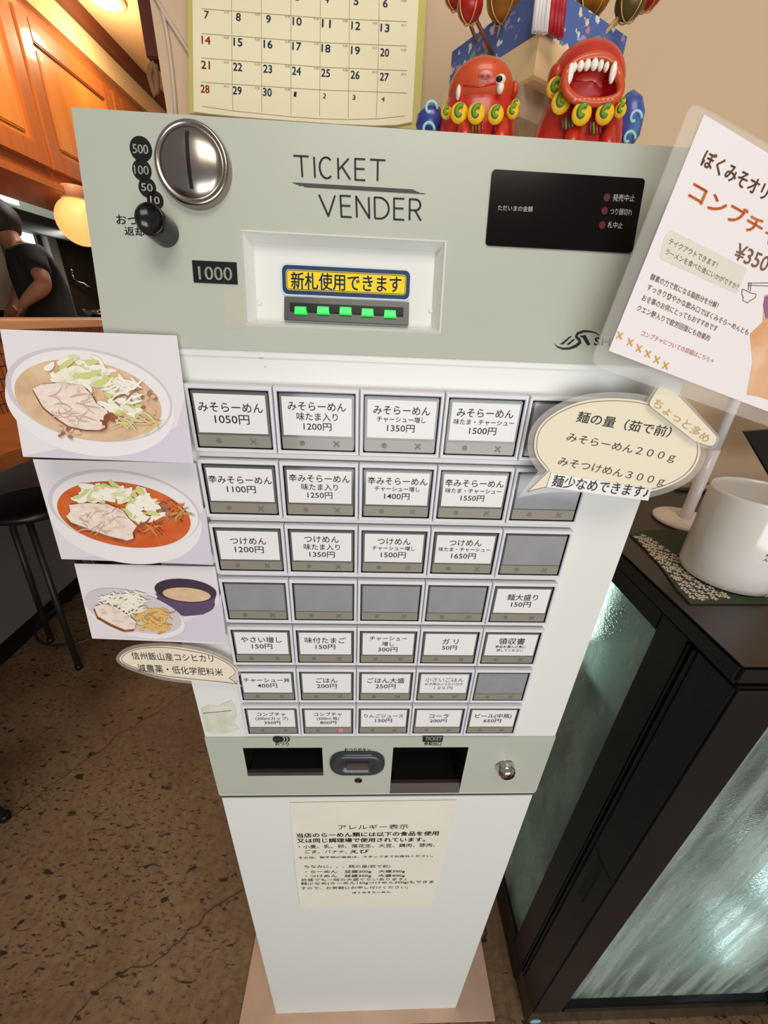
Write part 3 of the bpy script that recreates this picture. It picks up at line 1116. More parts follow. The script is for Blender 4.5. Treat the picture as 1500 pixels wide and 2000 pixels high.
# upper card: miso ramen
CW, CX = 500 / 1333, 0.375
c1 = [(0, 643), (345, 655), (378, 905), (45, 892)]
mb, pl = card('a', '', c1, (-0.004, 0.004, -0.020))
ctr = lambda x, y: (x * CW, 600 + y * CX)
mb.draw(pl, crop5([(120, 775), (300, 740), (700, 740), (920, 620), (960, 480), (1005, 812)]), M_shade, .0001)
mb.ell(pl, ctr(468, 500), 168, 101, M_bowl, 0.20, .0002, 60)
mb.ell(pl, ctr(463, 455), 166, 88, M_bowl2, 0.21, .0003, 60)
mb.ell(pl, ctr(472, 458), 158, 84, M_bowl, 0.21, .0004, 60)
mb.ell(pl, ctr(458, 484), 146, 76, M_soup, 0.20, .0005, 60)
petals(mb, pl, [tuple(ctr(250, 300) + ctr(560, 420)), tuple(ctr(330, 270) + ctr(520, 400)), tuple(ctr(540, 380) + ctr(700, 560))], [M_cab, M_cab, M_cab2, M_cab3], 95, 3, (22, 46), (7, 15), .0007)
petals(mb, pl, [tuple(ctr(560, 380) + ctr(720, 500))], [M_cab2, M_mince], 20, 5, (16, 40), (3, 6), .0018)
petals(mb, pl, [tuple(ctr(600, 570) + ctr(800, 640))], [M_nood, M_cab3, M_soup], 16, 6, (25, 50), (3, 5), .0018)
petals(mb, pl, [tuple(ctr(740, 430) + ctr(830, 560)), tuple(ctr(310, 620) + ctr(420, 680))], [M_mince, M_soup], 16, 16, (6, 14), (5, 9), .0018)
pk_ = [(170, 425), (215, 402), (330, 393), (430, 410), (475, 455), (500, 500), (555, 535), (565, 560), (540, 590), (548, 625), (520, 640), (440, 638), (360, 620), (300, 580), (225, 520)]
mb.draw(pl, crop5([(x - 3 + (x > 400) * 12, y + 8) for x, y in pk_]), M_porkb, .0021)
mb.draw(pl, crop5(pk_), M_pork, .0023)
petals(mb, pl, [tuple(ctr(545, 560) + ctr(610, 600))], [M_porkb], 8, 8, (14, 26), (4, 8), .0024)
petals(mb, pl, [tuple(ctr(260, 440) + ctr(480, 600))], [M_pork2], 22, 31, (16, 40), (1.5, 3.5), .00235)
tag(mb.build('food_photo', fix=False), 'topmost photo card, pale miso ramen with cabbage in a white bowl', 'photo card', 'ramen photo cards beside the buttons')

c2 = [(64, 897), (382, 905), (416, 1103), (120, 1092)]
mb, pl = card('b', '', c2, (0.003, 0.0035, -0.004))
mb.draw(pl, crop5([(330, 1312), (600, 1290), (900, 1230), (1040, 1080), (1070, 1040), (1108, 1342)]), M_shade, .0001)
mb.ell(pl, ctr(650, 1095), 152, 88, M_bowl, 0.20, .0002, 60)
mb.ell(pl, ctr(645, 1050), 150, 73, M_bowl2, 0.17, .0003, 60)
mb.ell(pl, ctr(652, 1056), 144, 71, M_bowl, 0.17, .0004, 60)
mb.ell(pl, ctr(645, 1080), 132, 62, M_soup2, 0.17, .0005, 60)
petals(mb, pl, [tuple(ctr(400, 950) + ctr(760, 1010)), tuple(ctr(450, 930) + ctr(640, 1000)), tuple(ctr(650, 1000) + ctr(830, 1120))], [M_cab, M_cab2, M_cab2, M_cab3], 90, 13, (20, 42), (6, 13), .0007)
petals(mb, pl, [tuple(ctr(700, 1130) + ctr(840, 1180)), tuple(ctr(890, 1010) + ctr(960, 1110))], [M_nood2, M_soup2, M_porkb], 22, 15, (22, 44), (3, 5), .0018)
petals(mb, pl, [tuple(ctr(840, 1010) + ctr(890, 1110))], [M_mince], 10, 18, (8, 16), (6, 10), .0018)
pk2 = [(360, 1030), (450, 1020), (560, 1025), (640, 1060), (665, 1095), (712, 1140), (690, 1175), (695, 1205), (660, 1215), (560, 1190), (450, 1150), (370, 1120), (345, 1090), (365, 1065)]
mb.draw(pl, crop5([(x - 4, y + 14) for x, y in pk2]), M_porkb, .0021)
mb.draw(pl, crop5([(x + 6, y + 3) for x, y in pk2]), M_porkb, .0022)
mb.draw(pl, crop5(pk2), M_pork, .0023)
petals(mb, pl, [tuple(ctr(430, 1050) + ctr(640, 1170))], [M_pork2], 20, 32, (14, 36), (1.5, 3), .00235)
tag(mb.build('food_photo', fix=False), 'middle photo card, red spicy ramen in a white bowl', 'photo card', 'ramen photo cards beside the buttons')

c3 = [(145, 1101), (420, 1107), (443, 1258), (180, 1247)]
mb, pl = card('c', '', c3, (0.003, 0.0035, -0.003))
mb.draw(pl, crop5([(480, 1712), (700, 1720), (960, 1640), (1130, 1560), (1150, 1490), (1180, 1748)]), M_shade, .0001)
mb.ell(pl, ctr(965, 1540), 58, 25, M_dbowl2, 0.06, .0002, 40)
mb.draw(pl, crop5([(808, 1490), (1126, 1500), (1110, 1560), (1060, 1600), (960, 1610), (860, 1580)]), M_dbowl2, .00025)
mb.ell(pl, ctr(966, 1477), 61, 23, M_dbowl, 0.10, .0003, 40)
mb.ell(pl, ctr(972, 1497), 47, 13.5, M_soup, 0.08, .0004, 40)
mb.ell(pl, ctr(700, 1600), 101, 42, M_bowl, 0.25, .0006, 60)
mb.ell(pl, ctr(692, 1583), 98, 38, M_bowl2, 0.26, .0007, 60)
petals(mb, pl, [tuple(ctr(700, 1590) + ctr(890, 1680)), tuple(ctr(740, 1570) + ctr(860, 1690))], [M_nood, M_nood, M_nood2], 80, 23, (14, 30), (2.5, 4.5), .0009)
petals(mb, pl, [tuple(ctr(530, 1500) + ctr(700, 1570)), tuple(ctr(600, 1490) + ctr(740, 1590))], [M_cab2, M_cab2, M_cab], 60, 24, (18, 36), (3, 5), .0018)
pk3 = [(490, 1560), (545, 1545), (600, 1560), (660, 1600), (710, 1640), (700, 1675), (650, 1680), (580, 1650), (510, 1610)]
mb.draw(pl, crop5([(x - 5, y + 13) for x, y in pk3]), M_porkb, .0026)
mb.draw(pl, crop5(pk3), M_pork, .0027)
tag(mb.build('food_photo', fix=False), 'lowest photo card, noodles on a plate beside a dark dipping bowl', 'photo card', 'ramen photo cards beside the buttons')

# rice speech bubble, low on the left
M_bub = noisy('beige_bubble_paper', [(0.3, (232, 218, 196)), (0.7, (240, 228, 208))], (20, 20, 20), 0.45, coat=0.3)
M_line = mat('brown_line', (120, 92, 80), 0.5)


def smooth_loop(pts, keep):
    """Closed Catmull-Rom through pts; indices in keep stay sharp."""
    out = []
    n = len(pts)
    for i in range(n):
        p0, p1, p2, p3 = pts[i - 1], pts[i], pts[(i + 1) % n], pts[(i + 2) % n]
        if i in keep:
            p0 = p1
        if (i + 1) % n in keep:
            p3 = p2
        for k in range(4):
            t = k / 4
            q = []
            for d in (0, 1):
                a = 2 * p1[d]
                b = p2[d] - p0[d]
                c_ = 2 * p0[d] - 5 * p1[d] + 4 * p2[d] - p3[d]
                e_ = -p0[d] + 3 * p1[d] - 3 * p2[d] + p3[d]
                q.append(0.5 * (a + b * t + c_ * t * t + e_ * t ** 3))
            out.append(tuple(q))
    return out


def shrink(pts, k):
    cx = sum(p[0] for p in pts) / len(pts)
    cy = sum(p[1] for p in pts) / len(pts)
    out = []
    for x, y in pts:
        d = math.hypot(x - cx, y - cy)
        out.append((x - (x - cx) / d * k, y - (y - cy) / d * k))
    return out


tl, tr, bl = onY(228, 1260, 0.0035), onY(470, 1268, -0.001), onY(232, 1340, 0.0025)
pl = PL.corners(tl, tr, bl)
T_ = thing('rice_sign', 'small beige speech-bubble sign below the photo cards at the left edge', 'sign', pl.pt(350, 1300))
ob = smooth_loop(crop5([(1262, 1978), (1120, 1968), (960, 1958), (830, 1938), (720, 1905), (640, 1872), (603, 1832), (640, 1785), (720, 1758), (850, 1750), (985, 1764), (1105, 1793), (1192, 1833), (1240, 1875), (1252, 1912), (1222, 1935)]), {0, 15})
mb = MB()
mb.slab([pl.pt(x, y, 0) for x, y in ob], pl.n * -0.0006, M_lam)
mb.build('laminate', T_)
ib = smooth_loop(crop5([(1246, 1966), (1120, 1952), (960, 1943), (835, 1922), (730, 1892), (655, 1862), (622, 1832), (655, 1797), (730, 1773), (850, 1765), (980, 1778), (1095, 1806), (1180, 1845), (1226, 1882), (1236, 1910), (1204, 1934)]), {0, 15})
mb = MB()
mb.slab([pl.pt(x, y, .0006) for x, y in ib], pl.n * -0.0004, M_bub)
lb = shrink(ib, 4)
mb.stroke(pl, lb + lb[:1], 1.1, M_line, .0008)
mb.text(pl, '信州飯山産コシヒカリ', (259, 1288), (418, 1294), 15, M_ink, 0.0, .0009)
mb.text(pl, '減農薬・低化学肥料米', (271, 1312), (436, 1321), 15, M_ink, 0.0, .0009)
mb.build('sign_paper', T_)

# noodle amount speech bubble over the right column of buttons
Yb = -0.012
tl, tr, bl = onY(1040, 765, Yb), onY(1395, 780, Yb - .004), onY(1040, 975, Yb - .004)
pl = PL.corners(tl, tr, bl)
T_ = thing('noodle_sign', 'large cream speech-bubble sign covering the right-hand buttons', 'sign', pl.pt(1210, 880))


def B7(pts):
    return [(850 + x * 650 / 1500, 650 + y * 450 / 1038) for x, y in pts]


outer = B7([(372, 745), (465, 625), (425, 560), (418, 490), (440, 420), (500, 355), (590, 305), (700, 275), (830, 268), (950, 282), (1060, 322), (1150, 385), (1205, 455), (1222, 530), (1205, 600), (1150, 665), (1060, 715), (950, 745), (860, 748), (700, 725), (560, 718), (470, 725)])
inner = B7([(405, 722), (505, 622), (455, 555), (447, 490), (468, 425), (525, 370), (610, 325), (710, 300), (830, 295), (945, 310), (1050, 350), (1130, 405), (1180, 468), (1195, 530), (1178, 592), (1130, 648), (1045, 693), (945, 720), (860, 722), (700, 702), (560, 695), (470, 705)])


mb = MB()
mb.slab([pl.pt(x, y, 0) for x, y in smooth_loop(outer, {0, 1})], pl.n * -0.0007, M_lam)
mb.build('laminate', T_)
ib = smooth_loop(inner, {0, 1})
mb = MB()
mb.slab([pl.pt(x, y, .0007) for x, y in ib], pl.n * -0.0005, M_cream)
lb = shrink(ib, 5)
mb.stroke(pl, lb + lb[:1], 1.2, M_line, .0009)
mb.text(pl, '麺の量（茹で前）', (1124, 824), (1306, 855), 23, M_ink, 0.004, .001)
mb.text(pl, 'みそらーめん２００ｇ', (1104, 864), (1314, 905), 20, M_ink, -0.004, .001)
mb.text(pl, 'みそつけめん３００ｇ', (1087, 911), (1293, 952), 20, M_ink, -0.004, .001)
mb.build('sign_paper', T_)
# strip stuck over its lower edge
mb = MB()
st = [(1077, 923), (1272, 955), (1266, 978), (1068, 951)]
mb.slab([pl.pt(x, y, .0016) for x, y in st], pl.n * -0.0006, M_paper)
mb.text(pl, '麺少なめできます♪', (1076, 950), (1262, 973), 24, M_ink, 0.006, .0019)
tag(mb.build('label_strip'), 'white paper strip across the lower edge of the large speech bubble', 'label')
# slanted tag on its upper right
T_ = thing('slanted_tag', 'small slanted cream tag on the upper right of the large speech bubble', 'sign', pl.pt(1330, 815))
P2 = PL(pl.p + pl.n * 0.003, pl.ux, pl.uy)


def rounded_px(pts, r):
    out = []
    n = len(pts)
    for i in range(n):
        p = pts[i]
        a, b = pts[i - 1], pts[(i + 1) % n]
        la = math.hypot(a[0] - p[0], a[1] - p[1])
        lb_ = math.hypot(b[0] - p[0], b[1] - p[1])
        pa = (p[0] + (a[0] - p[0]) / la * r, p[1] + (a[1] - p[1]) / la * r)
        pb_ = (p[0] + (b[0] - p[0]) / lb_ * r, p[1] + (b[1] - p[1]) / lb_ * r)
        for k in range(6):
            t = k / 5
            out.append(tuple((1 - t) ** 2 * pa[d] + 2 * t * (1 - t) * p[d] + t * t * pb_[d] for d in (0, 1)))
    return out


mb = MB()
o_ = rounded_px([(1285, 748), (1322, 760), (1409, 855), (1396, 880), (1352, 868), (1258, 792)], 12)
i_ = rounded_px([(1288, 754), (1318, 766), (1402, 855), (1392, 873), (1356, 861), (1266, 790)], 9)
mb.slab([P2.pt(x, y, 0) for x, y in o_], P2.n * -0.0007, M_lam)
mb.build('laminate', T_)
mb = MB()
mb.slab([P2.pt(x, y, .0006) for x, y in i_], P2.n * -0.0004, M_cream)
M_gold = mat('gold_pen', (196, 164, 108), 0.5)
mb.text(P2, 'ちょっと多め', (1273, 792), (1378, 866), 24, M_gold, 0.004, .0009)
mb.build('tag_paper', T_)

# allergy notice on the pedestal
pl = PL.corners(onY(565, 1568, YB - .001), onY(893, 1563, YB - .001), onY(587, 1772, YB - .006))
M_not = noisy('yellowed_paper', [(0.3, (222, 218, 200)), (0.7, (228, 225, 208))], (14, 14, 14), 0.6)
mb = MB()
mb.slab([pl.pt(x, y) for x, y in ((565, 1568), (893, 1563), (872, 1660), (843, 1773), (587, 1774), (577, 1700))], pl.n * -0.0004, M_not)


def A3(x, y):
    return (540 + x / 3.947, 1540 + y / 3.947)


for s_, b_, e_, h_, bo in (
    ('アレルギー表示', (475, 318), (1015, 312), 36, 0.0), ('当店のらーめん類には以下の食品を使用', (158, 380), (1248, 362), 33, 0.03),
    ('又は同じ調理場で使用されています。', (160, 420), (1145, 410), 32, 0.03), ('・小麦、乳、卵、落花生、大豆、鶏肉、豚肉、', (172, 465), (1220, 450), 28, 0.005),
    ('ごま、バナナ、', (220, 501), (545, 501), 26, 0.0), ('えび', (567, 502), (712, 498), 27, 0.03), ('その他、御不明の場合は、スタッフまでお尋ねください。', (170, 543), (1205, 528), 20, 0.01),
    ('ちなみに、、、麺の量(茹で前)', (215, 617), (875, 615), 25, 0.0), ('・らーめん　並盛200g　大盛300g', (222, 657), (990, 652), 24, 0.01),
    ('・つけめん　並盛300g　大盛400g', (222, 690), (988, 685), 24, 0.01), ('並盛でも一般の大盛ぐらいあります♪', (190, 717), (1000, 710), 21, 0.0),
    ('麺少なめ(らーめん150gつけめん200g)もできま', (190, 748), (1210, 733), 23, 0.005), ('すので、お気軽にお申し付けください。', (190, 780), (1015, 772), 21, 0.0),
        ('ぼくみそらーめん', (585, 812), (880, 806), 15, 0.01)):
    mb.text(pl, s_, A3(*b_), A3(*e_), h_ / 3.947, M_ink, bo, .0003)
tag(mb.build('allergy_notice'), 'yellowed allergy notice taped to the front of the white pedestal', 'notice')

# ================================================================== calendar on the wall
tl, tr, bl = onY(376, 0, 0.445), onY(816, 0, 0.432), onY(378, 220, 0.420)
pl = PL.corners(tl, tr, bl)
T_ = thing('wall_calendar', 'cream month calendar hanging on the tan wall above the machine', 'calendar', pl.pt(600, 100))
M_ol = mat('olive_backing', (196, 186, 96), 0.5)
M_sheet = noisy('cream_calendar_sheet', [(0.3, (240, 230, 192)), (0.7, (244, 235, 200))], (10, 10, 10), 0.55)
M_cred = mat('calendar_red', (176, 48, 36), 0.6)
M_cblue = mat('calendar_blue', (36, 64, 104), 0.6)
M_cline = mat('calendar_rule', (158, 150, 118), 0.6)
mb = MB()
mb.slab([pl.pt(x, y, -.003) for x, y in ((363, -180), (843, -180), (819, 253), (370, 221))], pl.n * -0.002, M_ol)
mb.build('backing', T_)
mb = MB()
bot = [(805, 238), (775, 244), (730, 245), (660, 242), (560, 235), (470, 228), (410, 222), (378, 218)]
mb.slab([pl.pt(x, y, 0) for x, y in [(374, -175), (827, -175)] + bot], pl.n * -0.0025, M_sheet)
K = lambda x, y: (350 + x / 2.727, y / 2.727)
for i, x in enumerate(((278, 285), (437, 440), (595, 596), (752, 748), (908, 900), (1068, 1050))):
    mb.stroke(pl, [K(x[0], -130), K(x[0] * .6 + x[1] * .4, 300), K(x[1], 588 + 10 * min(i, 4))], 1.0, M_cline, .0004)
for y0, y1 in ((-85, -15), (45, 115), (178, 245), (308, 376), (437, 495)):
    mb.stroke(pl, [K(118, y0), K(440, y0 + .36 * (y1 - y0)), K(760, y0 + .72 * (y1 - y0)), K(1215, y1)], 1.0, M_cline, .0004)
mb.stroke(pl, [K(122, 565), K(285, 590), K(440, 606), K(600, 622), K(750, 632), K(900, 636), K(1060, 632), K(1200, 617)], 1.0, M_cline, .0004)
colx = (125, 290, 450, 603, 758, 915, 1070)
for r, row in enumerate((('', 1, 2, 3, 4, 5, 6), range(7, 14), range(14, 21), range(21, 28), (28, 29, 30, '1', '2', '3', '4'))):
    for c, d in enumerate(row):
        if d == '':
            continue
        small = isinstance(d, str)
        s_ = str(d)
        y = -30 + 133 * r + 10.5 * c - (r * .9) + (0 if r < 4 else -3)
        y = (-36, 97, 232, 364, 492)[r] + (72, 70, 66, 64, 52)[r] * c / 6.0
        hgt_ = 26 if small else 42
        wd_ = (13 if s_ == '1' else 16) if small else (24 if len(s_) == 1 else 46)
        xo = colx[c] - (r * 2.5 if c == 0 else 2 * (r - 2)) + (10 if len(s_) == 1 else 0)
        mb.text(pl, s_, K(xo, y + (0 if not small else -6)), K(xo + wd_, y + 4 + (0 if not small else -6)), hgt_ / 2.727, M_cred if c == 0 else M_cblue, 0.035 if not small else 0.02, .0005)
        if not small:
            mb.text(pl, random.choice(('先勝', '友引', '先負', '仏滅', '大安', '赤口')), K(colx[c] + 112, y - 27), K(colx[c] + 140, y - 25), 5, M_cline, 0.0, .0005)
mb.build('month_sheet', T_)

# ================================================================== ornaments on the machine top
ZT = ZTOP
M_red = noisy('lion_red_paint', [(0.3, (178, 30, 14)), (0.7, (200, 46, 18))], (60, 60, 60), 0.35, coat=0.3)
M_orange = noisy('lion_orange_paint', [(0.3, (196, 66, 22)), (0.7, (206, 84, 34))], (60, 60, 60), 0.4, coat=0.3)
M_mouth = mat('mouth_red', (170, 20, 16), 0.35)
M_tooth = mat('tooth_white', (240, 232, 222), 0.35)
M_lemon = mat('curl_yellow', (232, 186, 24), 0.4)
M_leaf = mat('curl_green', (96, 140, 30), 0.4)
M_blue = noisy('tail_blue', [(0.3, (44, 50, 140)), (0.55, (60, 70, 150)), (0.7, (70, 130, 170))], (50, 50, 30), 0.35, coat=0.3)
M_aqua = mat('tail_aqua', (150, 210, 210), 0.4)
M_pink = mat('lion_pink', (222, 150, 140), 0.4)
M_purple = mat('lion_purple', (110, 40, 80), 0.4)


def lion(label, c, y, k, openm, curls, fur, tail_px):
    """Painted clay lion dog; c: pixel of the head centre, y: distance, k: metres per pixel there."""
    P = lambda px, py, dy=0.0: onY(px, py, y + dy)
    hc = P(*c)
    T_ = thing('lion_figurine', label, 'figurine', (hc.x, y, ZT), 'red lion-dog figurines on the machine')
    r = 72 * k if openm else 62 * k
    zb = ZT
    bodyc = V((hc.x + .001, y + .004, zb + .030))
    mb = MB()
    # seated trunk
    prof = [(.024, 0.0), (.027, .004), (.0285, .012), (.028, .022), (.0265, .032), (.024, .042), (.018, .048), (.0008, .050)]
    R = []
    for rad, h in prof:
        R.append([V((bodyc.x + rad * 1.06 * math.cos(t) * (r / .024), bodyc.y + rad * .82 * math.sin(t), zb + h)) for t in [2 * math.pi * i / 36 for i in range(36)]])
    mb.rings(R, M_red)
    # front paws
    for s_ in (-1, 1):
        mb.tube([(bodyc.x + s_ * .013, y - .016, zb + .024), (bodyc.x + s_ * .0135, y - .021, zb + .014), (bodyc.x + s_ * .014, y - .024, zb + .004)], [.006, .0055, .006], M_red, 14)
        mb.ball((bodyc.x + s_ * .014, y - .028, zb + .0045), (.0075, .008, .0045), M_red)
    # head, tilted up
    hz = hc.z
    rot = Matrix.Rotation(math.radians(-24), 3, 'X')
    if not openm:
        mb.ball(hc, (r * 1.0, r * .80, r * .66), M_orange, rot, 32, lambda d: 1 + .10 * max(0, -d.y) ** 3)
    else:
        mb.ball(hc + V((0, .006, .002)), (r * 1.0, r * .78, r * .85), M_red, rot, 32)
    mb.build('body', T_)
    front_y = -r * .80

    def S(px, py, d=0.0):       # a point on the front of the head / trunk as seen through that pixel
        dd = ray(px, py)
        best = None
        for cen, rad in ((hc, V((r, r * .82, r * .72))), (V((bodyc.x, bodyc.y, zb + .024)), V((.030 * r / .024, .0235, .034)))):
            o = CAM - cen
            A_ = sum((dd[i] / rad[i]) ** 2 for i in range(3))
            B_ = 2 * sum(o[i] * dd[i] / rad[i] ** 2 for i in range(3))
            C_ = sum((o[i] / rad[i]) ** 2 for i in range(3)) - 1
            q = B_ * B_ - 4 * A_ * C_
            if q > 0:
                t = (-B_ - math.sqrt(q)) / (2 * A_)
                best = t if best is None else min(best, t)
        if best is None:
            return P(px, py, -.012)
        return CAM + dd * (best - d)
    # ears
    for e_ in ((openm and ((1083, 150, 12, 18),)) or ((1002, 178, 9, 14),)):
        mb = MB()
        p = P(e_[0], e_[1], -.002)
        mb.ball(p, (e_[2] * k, .006, e_[3] * k), M_red)
        mb.ball(p + V((0, -.005, 0)), (e_[2] * k * .5, .002, e_[3] * k * .6), M_orange)
        mb.build('ear', T_)
    if openm:
        lip = [(1103, 165), (1108, 140), (1125, 123), (1150, 113), (1178, 112), (1195, 122), (1206, 145), (1212, 170), (1205, 190), (1180, 199), (1150, 200), (1125, 194), (1110, 182)]
        lp = smooth_loop(lip, set())
        d0 = -r * .78 - .004
        ring = [P(x, yy, d0 + .004 * (yy < 140)) for x, yy in lp]
        mb = MB()
        mb.tube(ring + ring[:2], .0028, M_orange, 10, False)
        mb.build('lip', T_)
        mb = MB()
        cen = P(1157, 160, d0 + .010)
        mid_ = [p.lerp(cen, .45) + V((0, .007, 0)) for p in ring]
        for i in range(len(ring)):
            j = (i + 1) % len(ring)
            mb.face([ring[i], ring[j], mid_[j], mid_[i]], M_mouth, True)
            mb.face([mid_[i], mid_[j], cen], M_mouth, True)
        mb.build('mouth', T_)
        up = [(1121, 132, 5.5, 7), (1134, 129, 6, 7.5), (1147, 127, 6, 8), (1161, 126, 6.5, 8.5), (1173, 128, 5, 8), (1184, 131, 4.5, 7)]
        for tx, ty, tw, th in up + [(1113, 145, 6.5, 15), (1197, 142, 6, 15)]:
            mb = MB()
            p = P(tx, ty, d0 - .001)
            mb.ball(p, (tw * k, .0022, th * k), M_tooth, None, 14)
            mb.build('tooth', T_)
        mb = MB()
        for tx in range(1122, 1196, 9):
            mb.ball(P(tx, 195 + abs(tx - 1160) * -.03 + 2, d0 - .001), (4 * k, .002, 3 * k), M_pink, None, 10)
        mb.build('lower_teeth', T_)
    else:
        mb = MB()
        mb.tube([S(905, 167, .02), S(935, 169, .02), S(968, 163, .02)], .0007, M_red, 6)
        mb.build('mouth_line', T_)
        for px_, py_, w_, h_ in ((895, 181, 4.5, 11), (977, 171, 7, 9)):
            mb = MB()
            mb.ball(S(px_, py_), (w_ * k, .003, h_ * k), M_tooth, None, 14)
            mb.build('fang', T_)
        mb = MB()
        mb.ball(S(948, 147), (13 * k, .004, 6 * k), M_pink)
        for s_ in (-6, 6):
            mb.ball(S(948 + s_, 148, .006), (3 * k, .001, 2 * k), M_red, None, 10)
        mb.build('nose', T_)
        mb = MB()
        mb.ball(S(977, 156), (10 * k, .004, 7 * k), M_tooth)
        mb.ball(S(975, 154, .012), (6 * k, .002, 4 * k), M_ink, None, 12)
        mb.build('eye', T_)
    for i, (px_, py_, w_) in enumerate(curls):
        mb = MB()
        cpt = S(px_, py_, .0055)
        nv = (CAM - cpt).normalized()
        nv = (nv + V((0, -1, .1))).normalized()
        ux = V((1, 0, 0))
        uy = nv.cross(ux).normalized() * -1
        uy = uy if uy.z > 0 else -uy
        q = Matrix((ux, nv, uy)).transposed()
        mb.ball(cpt, (w_ * k * 1.1, .0026, w_ * k * 1.0), M_lemon, q, 18)
        sp = []
        for j in range(14):
            t = j / 13 * 4.6 + 1.0
            rr_ = w_ * k * (.62 - .036 * j)
            sp.append(cpt + nv * .0024 + ux * math.cos(t) * rr_ + uy * math.sin(t) * rr_)
        mb.tube(sp, w_ * k * .27, M_leaf, 6)
        mb.build('collar_curl', T_)
    mb = MB()
    for px_, py_, m_ in fur:
        for j in range(4):
            a_ = S(px_ - 9 + j * 6, py_ - 11, .003)
            mb.tube([a_, S(px_ - 9 + j * 6.5, py_ + 12, .003)], .0009, m_[j % len(m_)], 6)
    mb.build('fur_stripes', T_)
    # upright tail at the side
    mb = MB()
    pts = [P(*q_, .012) for q_ in tail_px]
    mb.tube(pts, [.0085, .0105, .0105, .008, .003], M_blue, 16)
    tl_ = mb.build('tail', T_)
    mb = MB()
    base = pts[1] + V((0, -.010, 0))
    for cx_, cz_, rad in ((-.001, .006, .0055), (-.002, -.006, .0055)):
        sp = []
        for j in range(16):
            t = j / 15 * 5.2
            rr_ = rad * (1 - j / 20)
            sp.append(base + V((cx_ + math.cos(t) * rr_, 0.0, cz_ + math.sin(t) * rr_)))
        mb.tube(sp, .0011, M_aqua, 6)
    mb.build('tail_swirl', tl_)
    return T_


kk = (onY(1151, 200, .1) - onY(1150, 200, .1)).x
lion('open-mouthed red lion-dog figurine with a row of white teeth on the machine', (1150, 163), .105, kk, True,
     [(1084, 172, 15), (1096, 200, 17), (1136, 222, 17), (1181, 222, 16), (1211, 216, 11), (1214, 199, 7)],
     [(1108, 240, (M_purple, M_leaf)), (1162, 250, (M_purple, M_leaf, M_red))], [(1208, 290), (1222, 262), (1230, 225), (1232, 200), (1230, 180)])
lion('closed-mouthed red lion-dog figurine with a pink nose, beside the calendar', (938, 182), .105, kk, False,
     [(872, 220, 10), (897, 221, 15), (930, 222, 15), (968, 224, 14), (1001, 218, 11), (1007, 204, 8)],
     [(932, 247, (M_leaf, M_red)), (976, 250, (M_purple, M_red))], [(838, 262), (838, 245), (840, 228), (840, 216), (839, 206)])

# stone pedestal carrying a wooden box
M_stone = noisy('weathered_stone', [(0.3, (150, 126, 98)), (0.55, (186, 164, 134)), (0.75, (204, 186, 158))], (40, 40, 40), 0.85, bump=0.5)
M_print = noisy('printed_tea_paper', [(0.3, (120, 80, 60)), (0.42, (206, 186, 160)), (0.7, (214, 198, 176))], (60, 60, 60), 0.8)
bc = V((0.286, 0.245, 0))


def diamond(cx, cy, h, z):
    return [V((cx + h * math.cos(math.radians(a)), cy + h * math.sin(math.radians(a)), z)) for a in (-105, -15, 75, 165)]


zbox = onY(1055, 152, bc.y - .085).z
mb = MB()
mb.rings([diamond(bc.x - .010, bc.y - .01, .050, ZT), diamond(bc.x - .010, bc.y - .01, .050, zbox - .030)], M_print, smooth=False)
mb.rings([diamond(bc.x - .010, bc.y - .01, .055, zbox - .030), diamond(bc.x - .010, bc.y - .01, .064, zbox - .020), diamond(bc.x - .010, bc.y - .01, .066, zbox)], M_stone, smooth=False)
tag(mb.build('stone_pedestal'), 'weathered stone pedestal under the wooden box between the figurines', 'pedestal')
M_bal = noisy('pale_balsa', [(0.3, (226, 192, 138)), (0.7, (236, 206, 156))], (12, 60, 60), 0.6)
zfl = onY(1060, 62, bc.y - .085).z
mb = MB()
mb.rings([diamond(bc.x, bc.y, .085, zbox), diamond(bc.x, bc.y, .087, zbox + .002), diamond(bc.x, bc.y, .087, zfl)], M_bal, smooth=False)
tag(mb.build('wooden_box'), 'pale wooden box on the stone pedestal, under the blue floral box', 'box')


